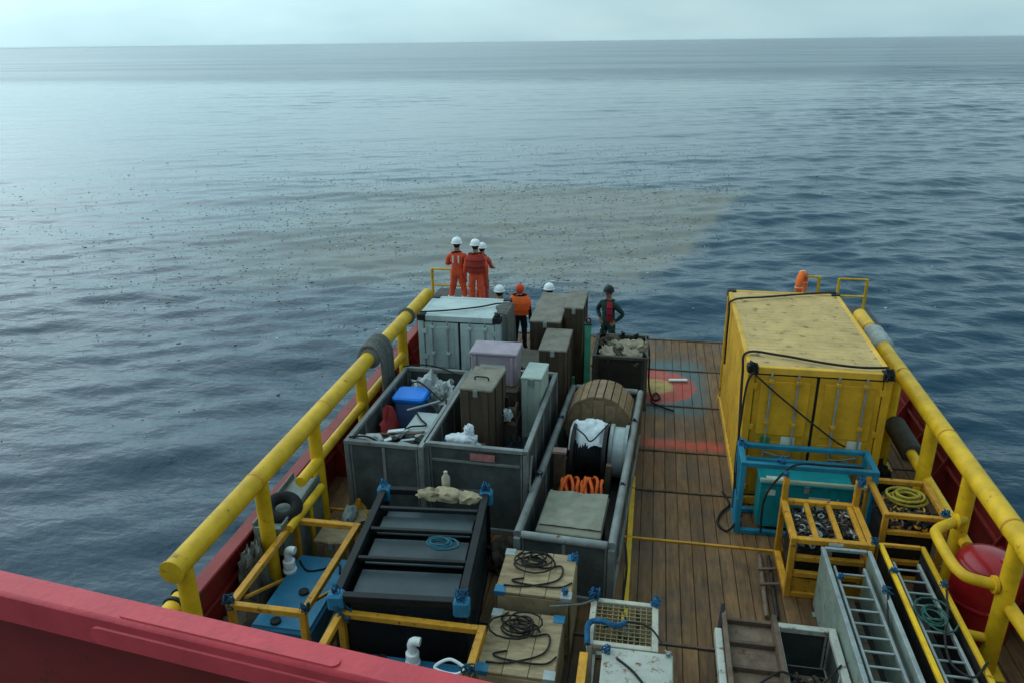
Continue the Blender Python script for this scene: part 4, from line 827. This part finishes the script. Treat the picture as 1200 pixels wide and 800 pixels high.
def chain_pile(name, label, x0, x1, y0, y1, z, n, mats, seed, big=.05):
    q = random.Random(seed); mb = MB()
    for i in range(n):
        r_ = big*q.uniform(.7, 1.3); t_ = MB().torus((0, 0, 0), r_, r_*.3, 'Z', 10, 5, sy=.62)
        M_ = Matrix.Rotation(q.uniform(0, 6.3), 3, 'Z') @ Matrix.Rotation(q.uniform(0, 6.3), 3, 'X'); c = Vector((q.uniform(x0, x1), q.uniform(y0, y1), z+q.uniform(-.06, .05)))
        mb.add([c+M_ @ Vector(p) for p in t_.v], t_.f, q.choice((0, 0, 0, 1, 2)))
    o = ob(name, mb, mats, None, 60); o['kind'] = 'stuff'; o['label'] = label; o['category'] = 'chain'; return o
chain_pile('chain_pile', 'heap of dark chain and shackles filling the ochre rack', 2.32, 3.12, 9.64, 10.52, .87, 420, [DARK, RUSTY, LGREY], 1)
plain_box('chain_locker', 'dark steel locker holding chain inside the ochre rack', 'locker', 2.3, 3.14, 9.68, 10.48, .612, .78, DARK, feet=False)
yr2 = cage('scrap_rack', 'ochre open rack holding rope and scrap by the rail', 'rack', 3.95, 10.66, .8, .96, 1.15, 0, YEL2, .075)
ob('mid_bar', MB().box(-.36, .36, -.515, -.45, .8, .87, .006), YEL2, yr2); ob('shelf', MB().box(-.36, .36, -.44, .44, .78, .83), DARK, yr2)
for z in (.1,): ob('drum_bin', MB().box(-.33, .33, -.4, .4, .09, .7, .02), DARK, yr2); ob('low_bar', MB().box(-.36, .36, -.515, -.45, .3, .37, .006), YEL2, yr2)
chain_pile('scrap_pile', 'heap of rusty shackles and links in the ochre open rack', 3.65, 4.25, 10.26, 11.05, .92, 330, [DARK, RUSTY, YEL2], 2, .06)
tag(ob('rope_coil', MB().tube(coil_pts((4.02, 10.85, 1.0), .2, 5, 12, .8, .02, .35), .022, 6), YROPE, None, 60), 'yellowish rope coil lying in the ochre open rack', 'rope')
for k, (x, y, z, l_) in enumerate(((3.27, 9.6, 1.05, 'near post between the two ochre racks'), (4.33, 10.2, 1.2, 'rail-side corner of the ochre open rack'), (2.2, 10.55, 1.42, 'tall back post of the chain rack'), (3.26, 10.55, 1.42, 'other tall back post beside open rack'))): knot((x, y, z), .085, BSLING, 'blue sling tied to the '+l_, 160+k)
# ladder cradles
def cradle(label, x0, x1, y0, y1, H, mside, mrail, mrung, nr, mesh):
    t = thing('ladder_cradle', label, 'ladder cradle', ((x0+x1)/2, y0, 0)); hx = (x1-x0)/2; L_ = y1-y0
    for sx in (-1, 1):
        ob('side_plate', MB().box(sx*hx-.015, sx*hx+.015, 0, L_, .02, H-.05), mside, t)
        ob('top_rail', MB().bar((sx*hx, -.01, H-.02), (sx*hx, L_+.01, H-.02), .055, .055), mrail, t)
        ob('ladder_stile', MB().bar((sx*(hx-.11), .03, H-.13), (sx*(hx-.11), L_-.25, H-.13), .035, .07), LGREY, t)
        for yy in (.2, L_*.5, L_-.2): ob('foot', MB().box(sx*hx-.05, sx*hx+.05, yy-.05, yy+.05, 0, .019), mside, t)
    for k in range(nr):
        yy = .12+(L_-.5)*k/(nr-1); ob('rung', MB().tube([(-hx+.11, yy, H-.13), (hx-.11, yy, H-.13)], .016, 8), LGREY, t, 50)
    ob('end_bar', MB().bar((-hx+.03, L_, H-.02), (hx-.03, L_, H-.02), .05, .05), mrung, t)
    ob('tray_floor', MB().box(-hx+.016, hx-.016, .02, L_-.02, .25 if mesh else .12, .29 if mesh else .16), mesh or DARK, t)
    ob('inner_board', MB().box(-.12, .08, .3, L_-.4, .45, .49, .006), WOODD if not mesh else DARK, t)
    return t
cradle('pale green plate-sided cradle holding an aluminium ladder', 2.56, 3.16, 5.6, 9.4, 1.0, PGREEN, LGREY, LGREY, 15, None)
cradle('yellow-railed cradle holding an aluminium ladder beside the red drum', 3.36, 3.90, 5.6, 9.62, 1.0, DARK, YEL, YEL2, 16, MATS['panel_grey'])
for k, (x, y, z, l_) in enumerate(((2.7, 8.9, .93, 'inner stile of the pale green cradle'), (3.17, 8.55, 1.04, 'rail of pale green cradle facing the yellow rails'), (3.36, 9.0, 1.04, 'inner rail of the yellow-railed cradle'), (3.9, 8.8, 1.04, 'outer rail of the yellow-railed cradle'))): knot((x, y, z), .075, BSLING, 'blue sling tied to the '+l_, 180+k)
tag(ob('green_rope_tangle', MB().tube(coil_pts((3.66, 8.3, .915), .16, 4, 9, 1.3, .01, .5), .014, 6), mat('green_rope', (.03, .10, .08), .85, var=.3, scale=20), None, 60), 'dark green rope tangle lying on the yellow-railed ladder', 'rope')
rope('sling_rope', [(3.9, 8.7, 1.03), (3.8, 8.3, .95), (3.65, 7.9, .93), (3.6, 7.5, .92), (3.75, 7.3, .95), (3.92, 7.45, 1.03), (4.0, 7.6, .9)], .014, ROPE, 'dark rope hanging over the yellow-railed cradle')
rope('sling_rope', [(3.16, 8.5, 1.03), (3.08, 8.1, .9), (3.04, 7.7, .88)], .013, ROPE, 'dark rope end lying on the aluminium ladder in green cradle')
# red drum
t = thing('red_drum', 'glossy red domed steel drum behind the bent yellow guard', 'drum', (4.62, 9.32, 0))
ob('shell', MB().lathe([(.36, 0), (.4, .02), (.4, 1.0), (.385, 1.07), (.33, 1.13), (.2, 1.18), (.02, 1.195)], n=36), REDD, t, 50)
ob('hoop', MB().lathe([(.4, .48), (.415, .5), (.415, .53), (.4, .55)], n=36), REDD, t, 40); ob('bung', MB().lathe([(.045, 1.14), (.045, 1.2), (.03, 1.205)], (.1, -.12, 0), 14), REDD, t, 40)
# rusty trough and grey skip in the foreground
t = thing('rusty_trough', 'rusty steel trough with cross ribs and pale side beam', 'trough', (1.44, 7.2, 0))
ob('bed', MB().box(-.27, .27, -1.0, .78, .72, .76), RUSTY, t)
for sx in (-1, 1): ob('side_flange', MB().box(sx*.3-.028, sx*.3+.028, -1.0, .8, .1, .93, .008), RUSTY, t)
for k in (-.75, -.4, -.02, .38, .76): ob('rib', MB().box(-.27, .27, k-.025, k+.025, .761, .83, .006), RUSTY, t)
ob('side_beam', MB().box(-.42, -.335, -1.0, .52, .74, .88, .012), WRUST, t); ob('bracket', MB().bar((-.37, .5, .82), (-.3, .86, .95), .05, .05), DARK, t)
for sx in (-.3, .3):
    for yy in (-.9, .7): ob('leg', MB().box(sx-.027, sx+.027, yy-.05, yy+.05, 0, .098), RUSTY, t)
sk = basket('low pale grey skip of scrap between trough and green cradle', 2.13, 7.15, .68, 1.9, .66, 0, post=.07, rimr=.045, mfr=WRUST, mpan=GREYD, nside=3, nfront=1, name='scrap_skip')
chain_pile('scrap_heap', 'heap of rusty shackles lying in the low grey skip', 1.86, 2.4, 6.4, 7.7, .3, 180, [RUSTY, DARK, LGREY], 5, .06)
plain_box('scrap_block', 'rusty block under the shackles in the low grey skip', 'block', 1.85, 2.4, 6.35, 7.75, FL, .27, RUSTY, feet=False)
rope('sling_rope', [(1.3, 6.75, .86), (1.6, 6.95, .98), (1.75, 7.0, .97), (2.1, 7.15, .66), (2.45, 7.5, .72)], .014, ROPE, 'dark rope slung from the rusty trough across the low skip')

# ------------------------------------------------------------------ clutter along the rail beside the baskets
t = thing('steel_chute', 'grey-green steel chute lying against the red bulwark', 'chute', (-5.22, 9.25, .0), R(2))
ob('bed', MB().box(-.2, .2, -.72, .7, .98, 1.02, .006), mat('chute_grey', (.17, .20, .18), .6, rust=.4, var=.3, scale=5), t)
for sx in (-1, 1): ob('side', MB().box(sx*.215-.014, sx*.215+.014, -.72, .7, .0, 1.1, .005), MATS['chute_grey'], t)
ob('end_lip', MB().box(-.2, .2, -.75, -.721, .6, 1.05, .005), MATS['chute_grey'], t)
tag(ob('rubber_tyre', MB().torus((0, 0, 0), .2, .09, 'Z', 24, 10), mat('tyre_rubber', (.016, .016, .017), .85, var=.3, scale=10), None, 60, (-5.15, 8.95, 1.11), (.3, .2, 0)), 'small black tyre fender lying on the steel chute', 'tyre')
tag(ob('loose_pipe', MB().tube([(-4.9, 8.6, 1.0), (-4.9, 9.75, 1.0)], .065, 14).tube([(-4.9, 9.3, .95), (-4.9, 9.3, 0)], .04, 10), YEL, None, 50), 'short yellow pipe lying beside the grey-green chute', 'pipe')
for k, (x, y, s_, sd) in enumerate(((-5.15, 7.35, (.28, .42, .3), 61), (-5.2, 7.9, (.2, .3, .3), 62), (-5.25, 6.85, (.22, .3, .22), 64))): tag(ob('brown_sack', MB().blob((x, y, s_[2]*.45+.5*(k < 2)*0+.0), s_, sd, .4, 3), SACK, None, 60), 'brown sack slumped on deck under the yellow pipe rail', 'sack')['group'] = 'sacks under the rail'
tag(ob('grey_net', MB().blob((-5.2, 8.1, .42), (.17, .28, .62), 66, .5, 4), mat('net_grey', (.13, .13, .11), .9, var=.5, scale=16, bump=.6), None, 60), 'bundle of grey netting piled against the near end of the chute', 'net')
t = thing('winch_roller', 'yellow roller with black bands at the foot of rail', 'roller', (-5.4, 6.7, 0))
ob('roller', MB().lathe([(.08, -.3), (.13, -.28), (.13, .1), (.1, .12), (.1, .2)], (0, 0, 1.2), 22, 'Y'), YEL, t, 40)
for k in (-.12, .05): ob('band', MB().lathe([(.132, k), (.155, k+.01), (.155, k+.05), (.132, k+.06)], (0, 0, 1.2), 22, 'Y'), BLK, t, 40)
ob('pedestal', MB().box(-.08, .08, -.2, .15, 0, 1.06, .01), YEL, t)
t = thing('flat_pallet', 'flat plywood-topped pallet with yellow rope beside the black rack', 'pallet', (-4.2, 9.75, 0), R(3))
for k in range(4): ob('board', MB().box(-.42+.21*k+.004, -.21+.21*k-.004, -.3, .3, .42, .45, .004), WOOD, t)
for k in (-.3, 0, .3): ob('bearer', MB().box(k-.05, k+.05, -.3, .3, 0, .419), WOODD, t)
tag(ob('yellow_rope_coil', MB().tube(coil_pts((-4.08, 9.88, .47), .15, 2.6, 3, .7, .012, .3), .014, 6), YROPE, None, 60), 'yellow rope coil on the plywood-topped pallet', 'rope')
tag(ob('black_hose_coil', MB().tube(coil_pts((-4.1, 9.58, .47), .14, 3, 6, .7, .012, .4), .013, 6), ROPE, None, 60), 'thin black hose coiled on the plywood-topped pallet', 'hose')
tag(ob('grey_sack', MB().blob((-4.48, 9.75, .5), (.1, .2, .14), 71, .4, 3), mat('sack_grey', (.30, .33, .31), .85, var=.25, scale=7, bump=.4), None, 60), 'pale grey sack slumped on the plywood-topped pallet', 'sack')
tag(ob('yellow_chain_heap', MB().blob((-4.5, 10.08, .0), (.2, .12, .5), 73, .5, 3), YEL2, None, 40), 'ochre hooks and chain heaped in front of the narrow basket', 'chain')

# loose lashings and netting
for pts, r_, mm, nm, lb_ in (
    ([(-3.55, 7.12, 1.02), (-3.7, 7.0, .7), (-3.85, 6.8, .4), (-3.75, 6.6, .25)], .02, GROPE, 'lashing_rope', 'grey lashing hanging between the two ochre tank frames'),
    ([(-3.3, 7.02, .47), (-3.0, 6.95, .48), (-2.8, 6.85, .475), (-2.5, 6.9, .475), (-2.2, 6.8, .48), (-1.95, 6.9, .48)], .014, ROPE, 'loose_cable', 'dark cable lying on the blue tank before the black rack'),
    ([(-4.8, 8.6, .475), (-4.6, 8.4, .475), (-4.4, 8.45, .475), (-4.2, 8.6, .475), (-4.1, 8.4, .475)], .013, ROPE, 'loose_cable', 'thin dark cable lying on the rail-side blue tank'),
    ([(-1.6, 10.2, 1.6), (-1.62, 10.1, 1.2), (-1.6, 9.9, .7), (-1.7, 9.7, .15), (-1.85, 9.4, .03)], .016, GROPE, 'lashing_rope', 'grey lashing hanging from the wide basket corner to deck'),
    ([(-.12, 9.0, 1.06), (-.08, 8.9, .7), (-.1, 8.7, .2), (.02, 8.5, .04), (.15, 8.6, .035), (.1, 8.8, .035)], .018, ROPE, 'lashing_rope', 'dark lashing dropping from the long basket end to the planks'),
    ([(1.7, 11.1, .3), (1.5, 11.0, .04), (1.35, 11.2, .035), (1.42, 11.5, .035), (1.58, 11.8, .035), (1.5, 12.2, .035)], .02, ROPE, 'loose_rope', 'dark rope snaking on planks beside the teal frame'),
    ([(4.2, 12.0, .04), (4.05, 11.6, .1), (4.15, 11.3, .04), (4.3, 11.9, .08), (4.1, 12.3, .04), (4.25, 12.8, .04)], .045, BLK, 'black_hose', 'thick black hose lying between yellow container and rail')):
    rope(nm, pts, r_, mm, lb_, 'rope' if mm != BLK else 'hose')
for k, (x, y, sz_, mm, lb_) in enumerate(((-1.95, 9.6, (.25, .3, .3), SACK, 'brown sack on deck between black rack and long basket'), (-4.75, 6.6, (.3, .2, .28), SACK, 'brown sack on deck at the near end of rail-side tank frame'), (4.15, 12.6, (.2, .5, .4), mat('black_netting', (.016, .015, .014), .95, var=.5, scale=14, bump=.8), 'heap of black netting between yellow container and rail'), (.0, 8.3, (.12, .2, .14), SACK, 'small brown sack beside the mesh frame on the planks'))):
    tag(ob('sack' if k != 2 else 'netting_heap', MB().blob((x, y, sz_[2]*.44), sz_, 400+k, .45, 4), mm, None, 60), lb_, 'sack' if k != 2 else 'netting')
# ------------------------------------------------------------------ crew
def person(label, x, y, z, H, arms, legs, m_top, m_leg, helmet=None, hood=None, vest=None, tape=False, rz=0., lean=0., hairv=True, vestb=None, arc=None, vg=1.08):
    t = thing('person', label, 'person', (x, y, z), rz); k = H/1.75
    V = []; E_ = []; Rr = []
    def v(p, r): V.append(Vector(p)); Rr.append(r if isinstance(r, tuple) else (r, r)); return len(V)-1
    def ch(a, *pts):
        for p, r in pts: b_ = v(p, r); E_.append((a, b_)); a = b_
        return a
    ln = math.sin(lean)
    pel = v((0, 0, .95), (.165, .125)); sp1 = ch(pel, ((0, ln*.15, 1.12), (.158, .115)), ((0, ln*.33, 1.30), (.185, .125)))
    nb = ch(sp1, ((0, ln*.46, 1.43), (.13, .10)), ((0, ln*.54+.005, 1.50), (.062, .062)), ((0, ln*.6+.015, 1.57), (.068, .075)), ((0, ln*.64+.02, 1.645), (.078, .092)), ((0, ln*.68+.015, 1.71), (.07, .08)))
    hands = []
    for s_, (el, wr) in zip((-1, 1), arms):
        off = ln*.4
        w_ = ch(sp1, ((s_*.17, off, 1.40), (.085, .08)), ((s_*.2, off, 1.34), .072), ((s_*el[0], el[1]+off, el[2]), .056), ((s_*wr[0], wr[1]+off, wr[2]), .04))
        d = (Vector((s_*wr[0], wr[1], wr[2]))-Vector((s_*el[0], el[1], el[2]))).normalized()
        ch(w_, (tuple(V[w_]+d*.07), (.042, .03))); hands.append((V[w_]+d*.09, d, s_))
    for s_, (kn, an) in zip((-1, 1), legs):
        ch(pel, ((s_*.095, 0, .87), (.105, .105)), ((s_*.105, .005, .72), (.095, .098)), ((s_*kn[0], kn[1], .5), .074), ((s_*(kn[0]+an[0])/2, (kn[1]+an[1])/2-.015, .34), .068), ((s_*an[0], an[1], .10), .056), ((s_*(an[0]+.02), an[1]+.13, .045), (.045, .04)))
    me = bpy.data.meshes.new('tmp'); me.from_pydata([p*k for p in V], E_, []); o = put('tmp', me)
    sk = o.modifiers.new('s', 'SKIN'); sk.use_smooth_shade = True; sk.branch_smoothing = .4
    for i, d in enumerate(me.skin_vertices[0].data): d.radius = (Rr[i][0]*k, Rr[i][1]*k); d.use_root = (i == 0)
    sb = o.modifiers.new('u', 'SUBSURF'); sb.levels = 2; sb.render_levels = 2
    dg = bpy.context.evaluated_depsgraph_get(); ev = o.evaluated_get(dg); tm = ev.to_mesh()
    mb = MB(); mb.add([q.co[:] for q in tm.vertices], [tuple(p.vertices) for p in tm.polygons]); ev.to_mesh_clear()
    bpy.data.objects.remove(o); bpy.data.meshes.remove(me)
    headc = Vector((0, ln*.64+.02, 1.645))*k
    for i_, q_ in enumerate(mb.v):                              # creased cloth
        q_ = Vector(q_)
        if .12*k < q_.z < 1.46*k:
            d_ = Vector((q_.x, q_.y, 0)); f_ = .017*noise.noise(Vector((q_.x*14, q_.y*14, q_.z*22+x*5)))+.010*noise.noise(Vector((q_.x*30, q_.y*30, q_.z*40+x)))
            mb.v[i_] = tuple(q_+d_.normalized()*f_ if d_.length > 1e-4 else q_)
    hz = [hh[0]*k for hh in hands]; mi = []
    for f in mb.f:
        c = sum((Vector(mb.v[i]) for i in f), Vector())/len(f)
        mi.append(1 if c.z > 1.49*k or any((c-q).length < .085*k for q in hz) else 3 if c.z < .12*k else 2 if c.z < .93*k else 0)
    mb.mi = mi
    for p, d, s_ in hands:                                     # five fingers rooted in the palm
        up = Vector((0, 0, 1)) if abs(d.z) < .9 else Vector((0, 1, 0)); sd_ = d.cross(up).normalized(); pn = sd_.cross(d)
        for q in range(4):
            o_ = p+sd_*(-.03+.02*q); l_ = (.06, .07, .066, .05)[q]
            mb.tube([(o_-d*.03)*k, (o_+d*l_*.45)*k, (o_+d*l_*.8-pn*.015)*k, (o_+d*l_-pn*.035)*k], [.010*k, .010*k, .009*k, .007*k], 6, True, 1)
        mb.tube([(p-d*.05+sd_*.02*s_)*k, (p-d*.015+sd_*.05*s_-pn*.01)*k, (p+d*.02+sd_*.055*s_-pn*.025)*k], [.012*k, .011*k, .008*k], 6, True, 1)
    for s_ in (-1, 1): mb.blob(headc+Vector((s_*.078, -.005, 0))*k, (.012*k, .022*k, .034*k), 1, .1, 2, False, 2, 1)
    mb.blob(headc+Vector((0, .098, -.005))*k, (.014*k, .02*k, .025*k), 1, .1, 2, False, 2, 1)
    ob('body', mb, [m_top, SKIN, m_leg, BOOT], t, 180)
    hx_, hy_, hz_ = headc
    ob('hair', MB().blob(headc+Vector((0, -.022, .015))*k, (.082*k, .09*k, .1*k), 3, .06, 3, False), HAIR, t, 180)
    if helmet:
        pr = [(.135*k, .0), (.138*k, .012*k), (.122*k, .018*k), (.12*k, .05*k), (.105*k, .095*k), (.07*k, .13*k), (.02*k, .143*k)]
        hm = ob('helmet', MB().lathe(pr, (hx_, hy_+.005*k, hz_+.035*k), 24), helmet, t, 60)
        ob('ridge', MB().tube([(hx_, hy_-.1*k, hz_+.1*k), (hx_, hy_-.05*k, hz_+.165*k), (hx_, hy_+.03*k, hz_+.178*k), (hx_, hy_+.1*k, hz_+.12*k)], .014*k, 8), helmet, hm, 60)
        ob('peak', MB().lathe([(.03*k, 0), (.085*k, .004*k), (.08*k, .012*k)], (hx_, hy_+.1*k, hz_+.034*k), 16), helmet, hm, 60)
    if hood: ob('hood', MB().blob(headc+Vector((0, -.01, .01))*k, (.105*k, .115*k, .13*k), 5, .08, 3, False), hood, t, 180)
    if vest:
        def shell(z0, z1, g, n=28):
            vs = []; rows = 9
            for i in range(rows):
                f = i/(rows-1); zz = z0+(z1-z0)*f; rx = (.205+.03*math.sin(f*2.6))*g*(1-.28*max(0, f-.72)/.28); ry = (.155+.03*math.sin(f*2.8))*g*(1-.2*max(0, f-.72)/.28)
                for j in range(n):
                    a = 2*math.pi*j/n if not arc else R(arc[0]+(arc[1]-arc[0])*j/(n-1)); vs.append((rx*math.cos(a)*k, (ln*(zz-.95)*.95+ry*math.sin(a))*k, zz*k))
            return vs, [(i*n+j, i*n+(j+1) % n, (i+1)*n+(j+1) % n, (i+1)*n+j) for i in range(rows-1) for j in range(n-(1 if arc else 0))]
        vs, fs = shell(1.0, 1.5 if vg > 1.1 else 1.47, vg); vo = ob('vest', MB().add(vs, fs), vest, t, 60)
        for zz in (1.14, 1.3):
            vs, fs = shell(zz, zz+.035, vg+.035)
            rw = .03
            ob('strap', MB().add([(a, b_, zz*k+(c-zz*k)) for a, b_, c in vs], fs), vestb or REFL, vo, 60)
    if tape:
        for s_ in (-1, 1): ob('back_stripe', MB().box((s_*.07-.018)*k, (s_*.07+.018)*k, (-.15)*k, (-.125)*k, 1.22*k, 1.4*k, .004), REFL, t)
        for s_, (kn, an) in zip((-1, 1), legs): ob('leg_tape', MB().lathe([(.083*k, -.025*k), (.085*k, -.02*k), (.085*k, .02*k), (.083*k, .025*k)], (s_*(kn[0]+an[0])/2*k, ((kn[1]+an[1])/2-.012)*k, .33*k), 18), REFL, t, 60)
    return t
fold = (((.27, .02, 1.14), (.12, .23, 1.18)), ((.27, .02, 1.14), (.12, .23, 1.18)))
rail_ = (((.27, .05, 1.13), (.2, .3, 1.05)), ((.27, .05, 1.13), (.2, .3, 1.05)))
side = (((.27, -.04, 1.1), (.27, .05, .86)), ((.27, -.04, 1.1), (.26, .05, .86)))
hips = (((.36, -.08, 1.16), (.22, .02, 1.0)), ((.36, -.08, 1.16), (.22, .02, 1.0)))
st = (((.115, .01), (.13, -.02)), ((.115, .01), (.13, -.02)))
wide = (((.15, .01), (.2, -.02)), ((.15, .01), (.2, -.02)))
person('person in orange coveralls and white helmet, arms folded, beside yellow hand rail', -4.68, 17.9, 1.2, 1.78, fold, wide, ORAN, ORAN, HELM, tape=True)
person('person in orange coveralls and white helmet with dark back harness', -4.2, 17.85, 1.2, 1.76, side, st, ORAN, ORAN, HELM, vest=mat('harness_red', (.42, .045, .03), .8, var=.3, scale=8, bump=.3), vestb=BLKC, rz=R(6))
person('person in faded orange coveralls and white helmet behind the harness wearer', -4.15, 18.35, 1.2, 1.56, rail_, st, mat('faded_orange', (.50, .09, .06), .85, var=.25, scale=7, bump=.3), MATS['faded_orange'], HELM, rz=R(-12))
person('person in pale orange jacket and white helmet half hidden by white container', -3.6, 17.75, 0, 1.84, side, st, mat('pale_orange', (.42, .16, .13), .85, var=.4, scale=6, bump=.3), BLKC, HELM, rz=R(15))
person('person in bright orange life vest with orange hood and black trousers', -3.2, 18.4, 0, 1.74, side, st, BLKC, BLKC, None, hood=mat('hood_orange', (.68, .07, .03), .8, var=.2), vest=ORVEST, vestb=ORVEST, rz=R(-5), vg=1.25)
person('person in orange jacket and white helmet behind the stained crate', -2.4, 18.1, 0, 1.84, side, st, ORVEST, BLKC, HELM, vest=ORVEST, rz=R(20))
person('person in dark coveralls and red work vest with hands on hips', -.92, 18.1, 0, 1.86, hips, wide, DCOV, DCOV, mat('dark_helmet', (.015, .02, .02), .5, var=.2), vest=REDV, vestb=BLKC, rz=R(150), arc=(105, 140))

# ------------------------------------------------------------------ sea haze
hz = ob('haze', MB().box(-32000, 32000, -32000, 32000, SEA-1.2, 12.0), bpy.data.materials.new('haze'))
hz['kind'] = 'stuff'; hm = hz.data.materials[0]; hm.use_nodes = True; ht = hm.node_tree; ht.nodes.clear()
ho = ht.nodes.new('ShaderNodeOutputMaterial'); hv = ht.nodes.new('ShaderNodeVolumePrincipled')
hv.inputs['Color'].default_value = (.86, .93, .95, 1); hv.inputs['Density'].default_value = 2.6e-5
ht.links.new(hv.outputs[0], ho.inputs['Volume'])
